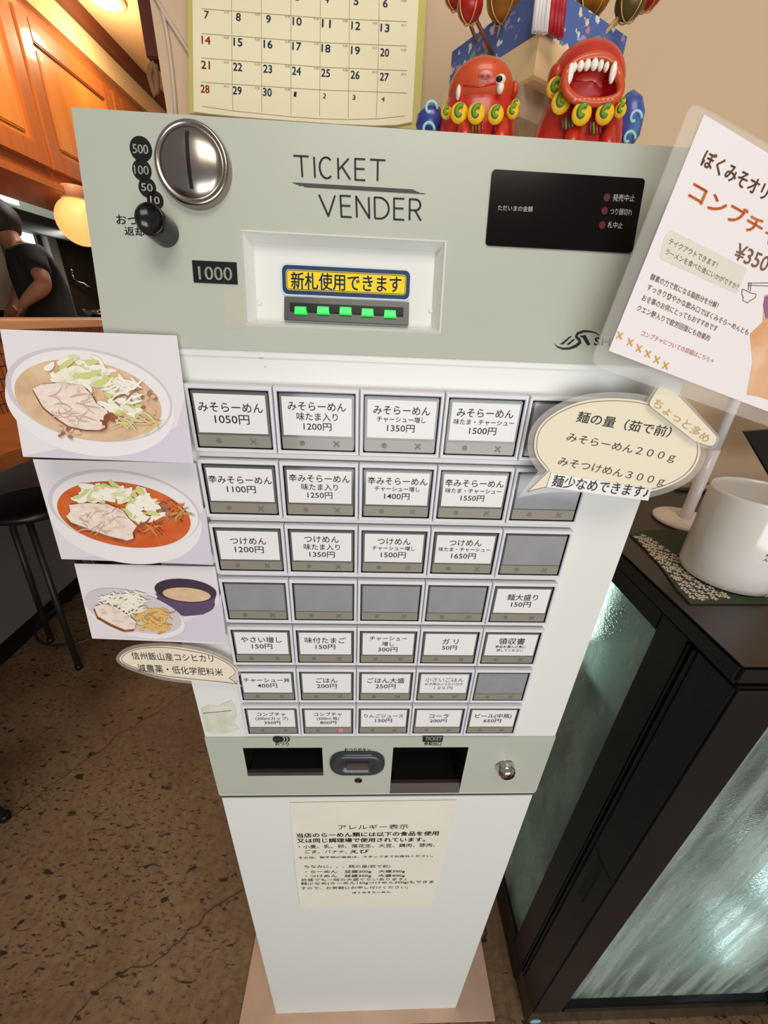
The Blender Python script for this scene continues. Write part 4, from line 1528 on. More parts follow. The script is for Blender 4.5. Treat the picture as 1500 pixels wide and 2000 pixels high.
def flower_mat(name, ground, petals_, scale):
    m = mat(name, ground, 0.6)
    nt = m.node_tree
    b = nt.nodes['Principled BSDF']
    tc = nt.nodes.new('ShaderNodeTexCoord')
    v = nt.nodes.new('ShaderNodeTexVoronoi')
    v.inputs['Scale'].default_value = scale
    nt.links.new(tc.outputs['Object'], v.inputs['Vector'])
    n = nt.nodes.new('ShaderNodeTexNoise')
    n.inputs['Scale'].default_value = scale * 2.4
    nt.links.new(tc.outputs['Object'], n.inputs['Vector'])
    ma = nt.nodes.new('ShaderNodeMath')
    ma.operation = 'ADD'
    nt.links.new(v.outputs['Distance'], ma.inputs[0])
    nt.links.new(n.outputs[0], ma.inputs[1])
    r = nt.nodes.new('ShaderNodeValToRGB')
    r.color_ramp.elements[0].position = 0.80
    r.color_ramp.elements[0].color = (1, 1, 1, 1)
    r.color_ramp.elements[1].position = 0.86
    r.color_ramp.elements[1].color = (0, 0, 0, 1)
    nt.links.new(ma.outputs[0], r.inputs[0])
    sep = nt.nodes.new('ShaderNodeSeparateColor')
    nt.links.new(v.outputs['Color'], sep.inputs[0])
    cr = nt.nodes.new('ShaderNodeValToRGB')
    cr.color_ramp.interpolation = 'CONSTANT'
    while len(cr.color_ramp.elements) < len(petals_):
        cr.color_ramp.elements.new(.5)
    for i, (e_, c_) in enumerate(zip(cr.color_ramp.elements, petals_)):
        e_.position = i / len(petals_)
        e_.color = lin(c_)
    nt.links.new(sep.outputs[0], cr.inputs[0])
    mx = nt.nodes.new('ShaderNodeMixRGB')
    mx.inputs[1].default_value = lin(ground)
    nt.links.new(r.outputs[0], mx.inputs[0])
    nt.links.new(cr.outputs[0], mx.inputs[2])
    nt.links.new(mx.outputs[0], b.inputs['Base Color'])
    return m


M_flor = flower_mat('blue_floral_print', (82, 104, 162), [(214, 222, 214), (206, 124, 134), (120, 156, 130), (160, 150, 190), (230, 200, 190)], 105)
mb = MB()
ztop = zfl + .031
D = lambda h, z: diamond(bc.x, bc.y, h, z)
mb.rings([D(.081, zfl), D(.081, ztop), D(.078, ztop), D(.078, zfl + .004)], M_flor, True, True, smooth=False)
tag(mb.build('floral_box'), 'open blue box with a floral print on top of the wooden box', 'box')
M_stick = mat('bamboo_stick', (196, 152, 96), 0.5)
M_stick2 = mat('dark_stick', (110, 60, 36), 0.5)
M_ball_r = mat('crimson_silk', (168, 22, 20), 0.35)
M_ball_g = noisy('gold_brown_silk', [(0.3, (120, 66, 18)), (0.7, (176, 110, 32))], (90, 90, 90), 0.35)
M_ball_o = mat('olive_silk', (92, 74, 28), 0.4)
M_cord = mat('gold_cord', (222, 186, 96), 0.3, 0.4)
orn = [
    ('crimson ball ornament on a thin stick, leftmost in the floral box', 918, 12, 25, -.02, M_ball_r, (915, 62), M_stick2),
    ('dark crimson ball ornament on a stick, behind the leftmost one', 893, -16, 26, .02, M_ball_r, (925, 70), M_stick2),
    ('gold-brown ball ornament on a stick left of the tassels', 985, -2, 34, -.01, M_ball_g, (958, 40), M_stick),
    ('gold-brown ball ornament with a gold cord right of the tassels', 1160, -8, 32, .0, M_ball_g, (1168, 36), M_stick),
    ('olive and red ball ornament on a stick, rightmost in the floral box', 1232, 4, 28, -.01, M_ball_o, (1196, 48), M_stick),
    ('crimson ball ornament above the right side of the floral box', 1268, -14, 26, .02, M_ball_r, (1205, 44), M_stick),
]
for lab, x, y, rpx, dy, m_, foot, ms in orn:
    yy = bc.y - .03 + dy
    p = onY(x, y, yy)
    k_ = (onY(x + 1, y, yy) - p).x
    f_ = onY(foot[0], foot[1], yy)
    # the stick goes down into the box
    dr = (f_ - p).normalized()
    low = p + dr * ((p.z - (zfl + .006)) / max(.2, -dr.z))
    low = V((min(max(low.x, bc.x - .045), bc.x + .045), min(max(low.y, bc.y - .03), bc.y + .03), zfl + .006))
    T_ = thing('ball_ornament', lab, 'ornament', low, 'silk ball ornaments on sticks')
    mb = MB()
    mb.tube([low, p], .0016, ms, 8)
    mb.build('stick', T_)
    mb = MB()
    mb.ball(p, rpx * k_, m_, None, 24, lambda d: 1 - .12 * max(0, -d.z) ** 2)
    B_ = mb.build('silk_ball', T_)
    mb = MB()
    r_ = rpx * k_
    for ax in (0.5, 1.9):
        ring = [p + V((math.cos(t) * math.cos(ax), math.cos(t) * math.sin(ax), math.sin(t))) * r_ * 1.0 for t in [2 * math.pi * i / 28 for i in range(28)]]
        mb.tube(ring + ring[:1], .0005, M_cord, 6, False)
    mb.build('gold_thread', B_)
# bare sticks
for i, (x, top, foot) in enumerate(((1105, (1125, 0), (1096, 44)), (1190, (1225, 28), (1180, 60)))):
    pass
M_wcord = noisy('white_cord', [(0.4, (220, 214, 210)), (0.6, (240, 236, 232))], (900, 900, 2), 0.6, bump=0.6)
M_rcord = noisy('red_silk_cord', [(0.4, (150, 10, 24)), (0.6, (190, 26, 40))], (700, 700, 2), 0.35, bump=0.6)
for lab, xs, m_, yb_px in (('bundle of white cords hanging over the front corner of the floral box', (1046, 1052, 1058, 1064), M_wcord, 62), ('bundle of glossy red cords beside the white cords on the floral box', (1075, 1083, 1091, 1098), M_rcord, 66)):
    mb = MB()
    yq = bc.y - .0905
    for i, x in enumerate(xs):
        a_ = onY(x + 12, -60, yq)
        b_ = onY(x, yb_px + i * 2 - 3, yq)
        r_ = .0026
        off = V((0, abs(x - 1066) * .00012 + .0, 0))
        mb.tube([a_ + off, (a_ + b_) / 2 + off, b_ + off], r_, m_, 8)
    tag(mb.build('cord_bundle'), lab, 'cord')

# ================================================================== poster on its stand
u3 = V((.96145502, .09620697, -.25758194))
v3 = V((-.23797249, -.17814024, -.95479587))
p0 = onY(1189, 685, -.024)
pl = PL(p0, u3, -v3)
T_ = thing('laminated_poster', 'tilted laminated drink poster with orange heading at the upper right', 'poster', p0)
M_pp = mat('poster_paper', (238, 232, 234), 0.45, coat=0.4)
M_pbrown = mat('poster_brown', (126, 92, 70), 0.6)
M_porange = mat('poster_orange', (226, 128, 70), 0.6)
M_pgold = mat('poster_gold', (214, 160, 66), 0.6)
M_pbeige = mat('poster_beige', (222, 216, 204), 0.6)
M_prose = mat('poster_rose', (190, 120, 112), 0.6)
M_ppeach = noisy('poster_peach', [(0.3, (214, 150, 96)), (0.7, (238, 206, 178))], (40, 40, 40), 0.5)


def ext(a, b, x):
    return (x, a[1] + (b[1] - a[1]) * (x - a[0]) / (b[0] - a[0]))


pr = 1720
paper = [(1189, 685), (1375, 223), ext((1375, 223), (1500, 299), pr), ext((1189, 685), (1500, 804), 1640)]
lam = rounded_px([(1153, 712), (1352, 196), ext((1352, 186), (1475, 258), pr + 40), ext((1160, 703), (1500, 828), 1680)], 26)
mb = MB()
mb.slab([pl.pt(x, y, 0) for x, y in lam], pl.n * -0.0012, M_lam)
mb.build('laminate', T_)
mb = MB()
mb.slab([pl.pt(x, y, .0006) for x, y in paper], pl.n * -0.0004, M_pp)
C4 = lambda x, y: (1100 + x / 3.03, 180 + y / 3.03)
mb.draw(pl, rounded_px([C4(x, y) for x, y in ((600, 850), (640, 815), (1090, 1045), (1030, 1195), (570, 985))], 6), M_pbeige, .0007)
mb.text(pl, 'ぼくみそオリジナル', C4(812, 432), C4(1385, 752), 38, M_pbrown, 0.045, .0008)
mb.text(pl, 'コンブチャ', C4(735, 630), C4(1250, 918), 45, M_porange, 0.06, .0008)
mb.text(pl, '¥350', C4(1003, 985), C4(1196, 1066), 36, M_pbrown, 0.01, .0008)
mb.text(pl, 'テイクアウトできます！', C4(620, 897), C4(905, 1042), 14, M_pbrown, 0.005, .0008)
mb.text(pl, 'ラーメンを食べた後にいかがですか？', C4(600, 958), C4(1030, 1172), 14, M_pbrown, 0.005, .0008)
mb.text(pl, '酵素の力で気になる脂肪分を分解！', C4(512, 1108), C4(910, 1282), 14, M_pbrown, 0.008, .0008)
mb.text(pl, 'すっきり爽やかな飲み口でぼくみそらーめんとも', C4(492, 1168), C4(1090, 1440), 14, M_pbrown, 0.008, .0008)
mb.text(pl, 'お食事のお供にとってもおすすめです', C4(462, 1232), C4(905, 1418), 14, M_pbrown, 0.008, .0008)
mb.text(pl, 'クエン酸入りで疲労回復にも効果的', C4(432, 1292), C4(860, 1476), 14, M_pbrown, 0.008, .0008)
mb.text(pl, 'コンブチャについての詳細はこちら→', C4(458, 1440), C4(885, 1606), 12, M_prose, 0.004, .0008)
for x, y in ((335, 1440), (397, 1479), (449, 1516), (502, 1548), (555, 1583), (607, 1617)):
    for sg in (1, -1):
        a_, b_ = (x - 18 * (1 if sg > 0 else .2), y - 18 * sg - 4), (x + 18 * (1 if sg > 0 else .8), y + 18 * sg + 8)
        a_, b_ = ((x - 10, y - 24), (x + 10, y + 24)) if sg > 0 else ((x - 20, y + 17), (x + 20, y - 15))
        mb.stroke(pl, [C4(*a_), C4(*b_)], 2.6, M_pgold, .0008 + .0001 * (sg > 0))
icon = [(1062, 1165), (1085, 1175), (1110, 1188), (1142, 1195), (1140, 1212), (1125, 1225), (1102, 1235), (1094, 1248), (1062, 1232), (1068, 1218), (1058, 1195), (1060, 1165)]
mb.stroke(pl, [C4(*p) for p in icon], 1.4, M_pbrown, .0008)
for a_, b_ in (((1092, 1130), (1240, 1128)), ((1092, 1142), (1240, 1148)), ((1100, 1125), (1096, 1172)), ((1112, 1125), (1108, 1178))):
    mb.stroke(pl, [C4(*a_), C4(*b_)], 1.4, M_pbrown, .0008)
mb.draw(pl, [C4(*p) for p in ((1190, 1200), (1300, 1180), (1420, 1420), (1380, 1880), (1150, 1800), (1085, 1790), (1120, 1600), (1105, 1430), (1180, 1360))], M_ppeach, .0007)
mb.draw(pl, [C4(*p) for p in ((1195, 1210), (1290, 1190), (1300, 1330), (1200, 1340), (1185, 1260))], mat('poster_plum', (150, 104, 140), .5), .0009)
mb.build('poster_paper', T_)
# stand: leaning clear-white pole with a clip and a round foot
M_pole = clear('milky_acrylic', (240, 236, 232), 0.82, 0.12)
fz = 1.1460
pbot = onZ(1336, 1014, fz + .004)
pbot.z = fz
T_ = thing('poster_stand', 'milky white pole stand on a round foot behind the mug, holding the poster', 'stand', pbot)
mb = MB()
ztp = onY(1446, 752, pbot.y).z
clip = pl.pt(1450, 755, -.006)
knee = V((pbot.x, pbot.y, ztp))
mb.tube([pbot + V((0, 0, .004)), V((pbot.x, pbot.y, fz + .05)), V((pbot.x, pbot.y, ztp - .10))], .0092, M_pole, 20)
mb.tube([V((pbot.x, pbot.y, ztp - .103)), knee + V((0, 0, -.012)), knee + (clip - knee) * .04, knee.lerp(clip, .4), knee.lerp(clip, .75), clip], [.0080, .0080, .0078, .006, .005, .004], M_pole, 16)
mb.build('pole', T_)
mb = MB()
rr_ = abs(onZ(1286, 1014, fz + .004).x - pbot.x)
mb.lathe([(rr_ * .97, 0), (rr_, .0015), (rr_, .005), (rr_ * .95, .0068), (.010, .0072)], noisy('speckled_plaster', [(0.28, (170, 140, 116)), (0.34, (230, 212, 194)), (0.7, (236, 220, 204))], (90, 90, 90), .7), pbot, (0, 0, 1), seg=48)
mb.build('foot', T_)

# ================================================================== drinks fridge
ZF = 1.145
XF = 0.52
M_fr = mat('fridge_black', (12, 14, 17), 0.4, spec=0.35)
M_fr2 = mat('fridge_black_matte', (14, 14, 15), 0.5)
M_frtop = noisy('fridge_brown_black_top', [(0.3, (44, 34, 28)), (0.7, (58, 46, 40))], (7, 7, 7), 0.3)
M_frin = mat('fridge_inner_white', (186, 204, 196), 0.5)
FR = thing('drinks_fridge', 'black glass-sided drinks fridge with misted glass standing right of the machine', 'fridge', (0.8, 0.22, 0))
XE = 1.12
YD = 0.036               # back of the door
mb = MB()                # cabinet: base, top cap and corner frames
mb.box((XF, YD + .012, 0.0), (XE, YW - .005, 0.075), M_fr2, .003)
mb.box((XF + .004, -.0165, 0.0), (XE - .002, YD + .014, 0.080), M_frtop, .002)
mb.box((XF - .004, -.018, 1.118), (XE, YW - .003, ZF), M_fr, .004)
mb.box((XF - .0035, -.0175, ZF - .0005), (XE - .001, YW - .004, ZF + .0006), M_frtop)
for a_, b_ in (((XF, YD + .012, .075), (XF + .03, .095, 1.118)), ((XF, .43, .075), (XF + .03, YW - .005, 1.118)), ((XF, .095, .075), (XF + .03, .43, .11)), ((XF, .095, 1.088), (XF + .03, .43, 1.118)),
               ((XE - .03, YD + .012, .075), (XE, YW - .005, 1.118))):
    mb.box(a_, b_, M_fr, .0015)
mb.box((XF + .03, YW - .03, .075), (XE - .03, YW - .005, 1.118), M_frin)
mb.box((XF + .03, YD + .012, .075), (XE - .03, YW - .03, .10), M_frin)
mb.build('cabinet', FR)
mb = MB()                # rubber seal in the gap behind the door
mb.box((XF + .006, YD - .001, .087), (XE - .006, YD + .013, 1.112), M_fr2)
sealo = mb


def rect_ring(mb_, x0, x1, z0, z1, bx, bz0, bz1, y0, y1, m, bev=.002):
    mb_.box((x0, y0, z0), (x0 + bx, y1, z1), m, bev)
    mb_.box((x1 - bx, y0, z0), (x1, y1, z1), m, bev)
    mb_.box((x0 + bx, y0, z0), (x1 - bx, y1, z0 + bz0), m, bev)
    mb_.box((x0 + bx, y0, z1 - bz1), (x1 - bx, y1, z1), m, bev)


sealo.bm.free()
mb = MB()
rect_ring(mb, XF + .006, XE - .006, .087, 1.112, .02, .02, .02, YD - .001, YD + .013, M_fr2, .001)
mb.build('door_seal', FR)


def mist(name, tint, streak):
    m = bpy.data.materials.new(name)
    m.use_nodes = True
    nt = m.node_tree
    b = nt.nodes['Principled BSDF']
    N, L = nt.nodes.new, nt.links.new
    tc = N('ShaderNodeTexCoord')
    mp = N('ShaderNodeMapping')
    mp.inputs['Scale'].default_value = streak
    L(tc.outputs['Object'], mp.inputs['Vector'])
    n = N('ShaderNodeTexNoise')
    n.inputs['Scale'].default_value = 1
    n.inputs['Detail'].default_value = 5
    L(mp.outputs[0], n.inputs['Vector'])
    n2 = N('ShaderNodeTexNoise')
    n2.inputs['Scale'].default_value = 1.0
    n2.inputs['Detail'].default_value = 2
    mp2 = N('ShaderNodeMapping')
    mp2.inputs['Scale'].default_value = (170, 170, 420)
    L(tc.outputs['Object'], mp2.inputs['Vector'])
    L(mp2.outputs[0], n2.inputs['Vector'])
    r = N('ShaderNodeValToRGB')
    r.color_ramp.elements[0].position = .38
    r.color_ramp.elements[0].color = (.09, .09, .09, 1)
    r.color_ramp.elements[1].position = .62
    r.color_ramp.elements[1].color = (.30, .30, .30, 1)
    L(n.outputs[0], r.inputs[0])
    b.inputs['Base Color'].default_value = lin(tint)
    b.inputs['Transmission Weight'].default_value = 1.0
    b.inputs['IOR'].default_value = 1.25
    L(r.outputs[0], b.inputs['Roughness'])
    bp = N('ShaderNodeBump')
    bp.inputs['Strength'].default_value = 0.5
    bp.inputs['Distance'].default_value = 0.0012
    ad = N('ShaderNodeMath')
    ad.operation = 'ADD'
    L(n.outputs[0], ad.inputs[0])
    L(n2.outputs[0], ad.inputs[1])
    L(ad.outputs[0], bp.inputs['Height'])
    L(bp.outputs[0], b.inputs['Normal'])
    df = N('ShaderNodeBsdfDiffuse')
    df.inputs[0].default_value = lin((176, 190, 180))
    mx = N('ShaderNodeMixShader')
    r2 = N('ShaderNodeValToRGB')
    r2.color_ramp.elements[0].position = .40
    r2.color_ramp.elements[0].color = (.14, .14, .14, 1)
    r2.color_ramp.elements[1].position = .62
    r2.color_ramp.elements[1].color = (.50, .50, .50, 1)
    L(n.outputs[0], r2.inputs[0])
    L(r2.outputs[0], mx.inputs[0])
    L(b.outputs[0], mx.inputs[1])
    L(df.outputs[0], mx.inputs[2])
    L(mx.outputs[0], nt.nodes['Material Output'].inputs[0])
    return m


M_gl_side = mist('misted_green_glass', (214, 232, 214), (6, 16, 5))
M_gl_door = mist('misted_teal_glass', (214, 228, 224), (46, 46, 4))
mb = MB()
mb.box((XF + .006, .095, .11), (XF + .010, .43, 1.088), M_gl_side)
mb.build('side_glass', FR)
# door
mb = MB()
D0_, D1_ = -.021, YD - .002
rect_ring(mb, XF, XE, .087, 1.117, .066, .03, .062, D0_, D1_, M_fr, .003)
DR = mb.build('door', FR)
mb = MB()
mb.box((XF + .066, -.008, .117), (XE - .066, -.004, 1.055), M_gl_door)
mb.build('door_glass', DR)
mb = MB()
hp = onX(1160, 1735, XF)
mb.box((XF - .0012, .004, hp.z - .065), (XF + .004, .019, hp.z + .06), mat('grip_black', (4, 4, 4), .6), .0005)
mb.box((XF - .0008, D0_ + .004, hp.z + .062), (XF + .001, D1_, hp.z + .064), mat('grip_line', (6, 6, 6), .6))
mb.build('grip', DR)
# rail along the side of the door
mb = MB()
for y_ in (.0335, .0415, .0465):
    mb.box((XF - .0025, y_, .09), (XF + .002, y_ + .0035, 1.113), M_fr2 if y_ < .04 else M_fr, .0006)
mb.build('edge_rail', FR)
# shelves, and glowing tubes placed to make the bright spots on the glass
M_wire = mat('shelf_wire', (150, 160, 158), .4, .6)
for z_ in (.36, .62, .86):
    mb = MB()
    mb.box((XF + .035, YD + .03, z_), (XE - .035, YW - .035, z_ + .006), M_wire)
    mb.build('shelf', FR)
M_led2 = mat('fridge_tube', (240, 250, 255), .4, emit=(226, 244, 246), es=20.0)
mb = MB()
mb.tube([(XE - .10, .10, .12), (XE - .10, .10, .46)], .014, M_led2, 12)
mb.build('glow_tube', FR)
mb = MB()
mb.tube([(XF + .07, .30, .88), (XF + .07, .30, 1.07)], .008, M_led2, 12)  # added inside to brighten the upper side glass
mb.build('glow_tube', FR)
mb = MB()
mb.lathe([(.009, 0), (.009, .002), (.006, .005), (.0004, .006)], M_metal, onY(1240, 1994, -.0165), (0, -1, 0), seg=20)
mb.build('lock_stud', FR)
mb = MB()
q = onY(1046, 1995, -.0167)
mb.lathe([(.013, 0), (.012, .0006)], mat('pale_blue_sticker', (130, 190, 205), .5), q, (0, -1, 0), seg=20)
mb.build('round_sticker', FR)

# --- things on the fridge
zf = ZF + .0008
M_ceram = mat('white_ceramic', (226, 222, 216), 0.14, coat=0.5)
cupc = V((.626, .140, zf + .003))
cl_ = onZ(1326, 1090, zf + .003)
MG = thing('mug', 'white ceramic mug with a black emblem on the fridge top', 'mug', cupc)
mb = MB()
R0 = .0550
Hm = .123
mb.lathe([(.0002, .0), (R0 * .86, 0), (R0 * .95, .003), (R0, .012), (R0, Hm - .004), (R0 - .0012, Hm), (R0 - .0034, Hm), (R0 - .0044, Hm - .004), (R0 - .0048, .012), (R0 - .010, .006), (.0002, .0055)], M_ceram, cupc, (0, 0, 1), (1, 0, 0), 72, False, False)
mb.build('cup', MG)
mb = MB()
hx = []
for i in range(15):
    t = -math.pi / 2 + math.pi * i / 14
    hx.append(cupc + V((R0 - .003 + .028 * math.cos(t), .012, Hm * .5 + .030 * math.sin(t))))
mb.tube(hx, .0055, M_ceram, 12)
mb.build('handle', MG)
# emblem wrapped on the cup wall
mb = MB()


def onC(px, py, off=.0003):
    d = ray(px, py)
    o = CAM - cupc
    r_ = R0 + off
    A_ = d.x ** 2 + d.y ** 2
    B_ = 2 * (o.x * d.x + o.y * d.y)
    C_ = o.x ** 2 + o.y ** 2 - r_ * r_
    q = max(0.0, B_ * B_ - 4 * A_ * C_)
    return CAM + d * ((-B_ - math.sqrt(q)) / (2 * A_))


class CYL:
    n = V((0, -1, 0))

    def pt(s, px, py, off=0):
        return onC(px, py, .0002 + off)


cy = CYL()
pe = onC(1500, 1090)
ang0 = math.atan2(pe.y - cupc.y, pe.x - cupc.x)


def wrap(a_, z_):        # a_ metres along the wall, z_ height above the table
    t = ang0 + a_ / R0
    return V((cupc.x + math.cos(t) * (R0 + .0004), cupc.y + math.sin(t) * (R0 + .0004), z_))


def wstroke(path, wd_):
    for (a0, z0_), (a1, z1_) in zip(path, path[1:]):
        dx, dz = a1 - a0, z1_ - z0_
        l = math.hypot(dx, dz) or 1
        nx, nz = -dz / l * wd_ / 2, dx / l * wd_ / 2
        mb.face([wrap(a0 + nx, z0_ + nz), wrap(a0 - nx, z0_ - nz), wrap(a1 - nx, z1_ - nz), wrap(a1 + nx, z1_ + nz)], M_ink)


zc_ = onC(1497, 1062).z
bowl = [(-.006 + .012 * i / 12.0 * 1.6, 0) for i in range(13)]
arc_ = [(.004 - .0095 * math.cos(math.pi * i / 14), zc_ + .004 - .0115 * math.sin(math.pi * i / 14)) for i in range(15)]
wstroke(arc_, .0009)
wstroke([arc_[0], arc_[-1]], .0009)
for t_, aa, zz in (('め', -.0035, zc_ - .0165), ('ん', -.0035, zc_ - .0225), ('ん', .003, zc_ - .0165), ('め', .003, zc_ - .0225)):
    vs, fs, gx0, gx1, gy0, gy1 = glyphs(t_, .03)
    mb.put(vs, fs, lambda v: wrap(aa + v.x * .0056, zz + v.y * .0056), M_ink)
mb.build('emblem', MG)
# floral cloth
M_cloth = mat('green_cloth', (58, 68, 46), 0.85)
M_cloth_w = mat('cloth_flower_white', (226, 214, 196), 0.85)
P_cl = PL((0, 0, zf + .0022), (1, 0, 0), (0, 1, 0))
cl_px = [(1230, 1043), (1262, 1036), (1345, 1034), (1480, 1030), (1600, 1080), (1640, 1165), (1500, 1178), (1420, 1178), (1348, 1178), (1322, 1150), (1290, 1105), (1258, 1070)]
T_ = thing('floral_cloth', 'dark green cloth with white flowers under the mug', 'cloth', P_cl.pt(1420, 1120))
mb = MB()
mb.slab([P_cl.pt(x, y) for x, y in cl_px], V((0, 0, -.0018)), M_cloth)
mb.build('fabric', T_)
mb = MB()
rnd = random.Random(4)
A_, Bq, Cq, Dq = (1240, 1048), (1350, 1172), (1428, 1172), (1300, 1078)
cnt = 0
NU, NV = 15, 6
for i in range(NU):
    for j in range(NV):
        u_, v_ = (i + .5 * (j % 2) + .3) / NU, (j + .5) / NV
        wd_ = 0.25 + 0.75 * min(1, u_ * 1.25)
        x = (A_[0] * (1 - u_) + Bq[0] * u_) + (Cq[0] - Bq[0]) * v_ * wd_ + rnd.uniform(-1.5, 1.5)
        y = (A_[1] * (1 - u_) + Bq[1] * u_) + v_ * wd_ * (-4 if u_ > .5 else -2) - (1 - u_) * v_ * 4 + rnd.uniform(-1.5, 1.5)
        c_ = P_cl.pt(x, y, .0002)
        a0 = rnd.uniform(0, 6.28)
        pts = []
        for k in range(30):
            t = a0 + 2 * math.pi * k / 30
            rr_ = .0035 * (1 + .40 * math.cos(5 * (t - a0)))
            pts.append(c_ + V((math.cos(t), math.sin(t), 0)) * rr_)
        inn = [c_ + V((math.cos(a0 + 2 * math.pi * k / 30), math.sin(a0 + 2 * math.pi * k / 30), 0)) * .0011 for k in range(30)]
        for k in range(30):
            q_ = (k + 1) % 30
            mb.face([pts[k], pts[q_], inn[q_], inn[k]], M_cloth_w)
for (x, y) in ((1462, 1152), (1475, 1158), (1488, 1155), (1497, 1163), (1482, 1147)):
    c_ = P_cl.pt(x, y, .0002)
    mb.face([c_ + V((math.cos(t), math.sin(t), 0)) * .0036 * (1 + .40 * math.cos(5 * t)) for t in [2 * math.pi * k / 30 for k in range(30)]], M_cloth_w)
mb.build('flower_band', T_)
# folded patterned paper lying at the back, on a dark tray
mb = MB()
tr_ = [onZ(x, y, zf + .004) for x, y in ((1318, 956), (1500, 966), (1560, 915), (1372, 905))]
mb.slab([V((p.x, min(p.y, YW - .01), zf + .004)) for p in tr_], V((0, 0, -.0036)), M_black)
tag(mb.build('tray'), 'thin black tray lying at the back of the fridge top', 'tray')
mb = MB()
M_pat = flower_mat('brown_vine_print', (222, 204, 180), [(120, 96, 76), (150, 120, 96)], 120)
fp = [onZ(x, y, zf + .008) for x, y in ((1345, 946), (1480, 958), (1520, 920), (1380, 908))]
mb.slab([V((p.x, min(p.y, YW - .015), zf + .012)) for p in fp], V((0, 0, -.0078)), M_pat)
tag(mb.build('folded_napkin'), 'folded cream napkin with a brown vine print behind the mug', 'napkin')
# black leaning menu board at the right edge
pl = PL.corners(onY(1455, 843, .33), onY(1700, 815, .33), onY(1522, 962, .30))
mb = MB()
bb = [pl.pt(1455, 843), pl.pt(1700, 822), pl.pt(1700, 960), pl.pt(1524, 962)]
bb = [V((b_.x, b_.y, max(b_.z, zf + .001))) for b_ in bb]
mb.slab(bb, V((0, .006, 0)), M_black)
tag(mb.build('menu_board'), 'plain black board propped behind the mug at the right edge', 'board')

# ================================================================== counter, stools and kitchen on the left
M_oak = noisy('counter_orange_wood', [(0.3, (150, 84, 38)), (0.7, (176, 106, 54))], (3, 30, 30), .4)
M_ledge = noisy('ledge_pale_wood', [(0.3, (226, 170, 128)), (0.7, (236, 186, 146))], (60, 4, 60), .45)
M_mosaic = bpy.data.materials.new('brown_mosaic')
M_mosaic.use_nodes = True
nt = M_mosaic.node_tree
br = nt.nodes.new('ShaderNodeTexBrick')
br.offset = 0
for k_, v_ in (('Scale', 1.0), ('Mortar Size', .0022), ('Brick Width', .022), ('Row Height', .045)):
    br.inputs[k_].default_value = v_
br.inputs['Color1'].default_value = lin((172, 104, 60))
br.inputs['Color2'].default_value = lin((188, 118, 70))
br.inputs['Mortar'].default_value = lin((70, 38, 22))
tc = nt.nodes.new('ShaderNodeTexCoord')
mp = nt.nodes.new('ShaderNodeMapping')
mp.inputs['Rotation'].default_value = (math.pi / 2, 0, math.pi / 2)
sx = nt.nodes.new('ShaderNodeSeparateXYZ')
cx_ = nt.nodes.new('ShaderNodeCombineXYZ')
nt.links.new(tc.outputs['Object'], sx.inputs[0])
nt.links.new(sx.outputs['Y'], cx_.inputs['X'])
nt.links.new(sx.outputs['Z'], cx_.inputs['Y'])
nt.links.new(cx_.outputs[0], br.inputs['Vector'])
nt.links.new(br.outputs['Color'], nt.nodes['Principled BSDF'].inputs['Base Color'])
XLd = -1.30
T_ = thing('bar_counter', 'wooden bar counter with a raised pale ledge in front of the kitchen', 'counter', (-1.3, 2.5, 0))
mb = MB()
z0_ = onX(0, 892, -.93).z
mb.box((-1.42, .3, 1.00), (-.93, 6.5, 1.045), M_oak, .004)
mb.build('counter_top', T_)
mb = MB()
mb.box((-1.50, .3, .115), (-1.44, 6.5, 1.0), noisy('grey_tile', [(0.3, (104, 100, 96)), (0.7, (118, 114, 110))], (2, 2, 2), .5))
mb.box((-1.50, .3, 0), (-1.47, 6.5, .115), M_black)
mb.build('counter_base', T_)
mb = MB()
mb.box((-1.52, .3, 1.045), (XLd - .02, 6.5, 1.345), M_mosaic)
mb.build('ledge_front', T_)
mb = MB()
mb.box((-1.62, .3, 1.345), (XLd, 6.5, 1.378), M_ledge, .002)
mb.build('ledge_top', T_)

# stools
M_iron = mat('stool_black_iron', (30, 28, 26), .45)
M_seat = mat('stool_black_seat', (22, 20, 20), .35)


def stool(label, c, feet, seat_c, ):
    T_ = thing('bar_stool', label, 'stool', c, 'black bar stools')
    mb = MB()
    mb.lathe([(.001, 0), (.15, 0), (.163, .008), (.166, .022), (.16, .035), (.14, .041), (.001, .043)], M_seat, seat_c, (0, 0, 1), seg=48, cap0=False, cap1=False)
    mb.build('seat', T_)
    for f_ in feet:
        top = seat_c + (V(f_) - V((seat_c.x, seat_c.y, 0))).normalized() * .095
        top.z = seat_c.z + .004
        mb = MB()
        mb.tube([top, V(f_) + V((0, 0, .004))], .0115, M_iron, 12)
        lg = mb.build('leg', T_)
        mb = MB()
        mb.lathe([(.014, 0), (.014, .02), (.0115, .022)], M_black, f_, (0, 0, 1), seg=16)
        mb.build('rubber_foot', lg)
    mb = MB()
    ctr_ = sum((V(f_) for f_ in feet), V((0, 0, 0))) / 4
    rad = (V(feet[0]) - ctr_).length * .86
    ring = [ctr_.lerp(V((seat_c.x, seat_c.y, 0)), .3) + V((math.cos(t) * rad, math.sin(t) * rad  , .12)) for t in [2 * math.pi * i / 40 for i in range(41)]]
    mb.tube(ring, .006, M_iron, 8, False)
    mb.build('foot_ring', T_)


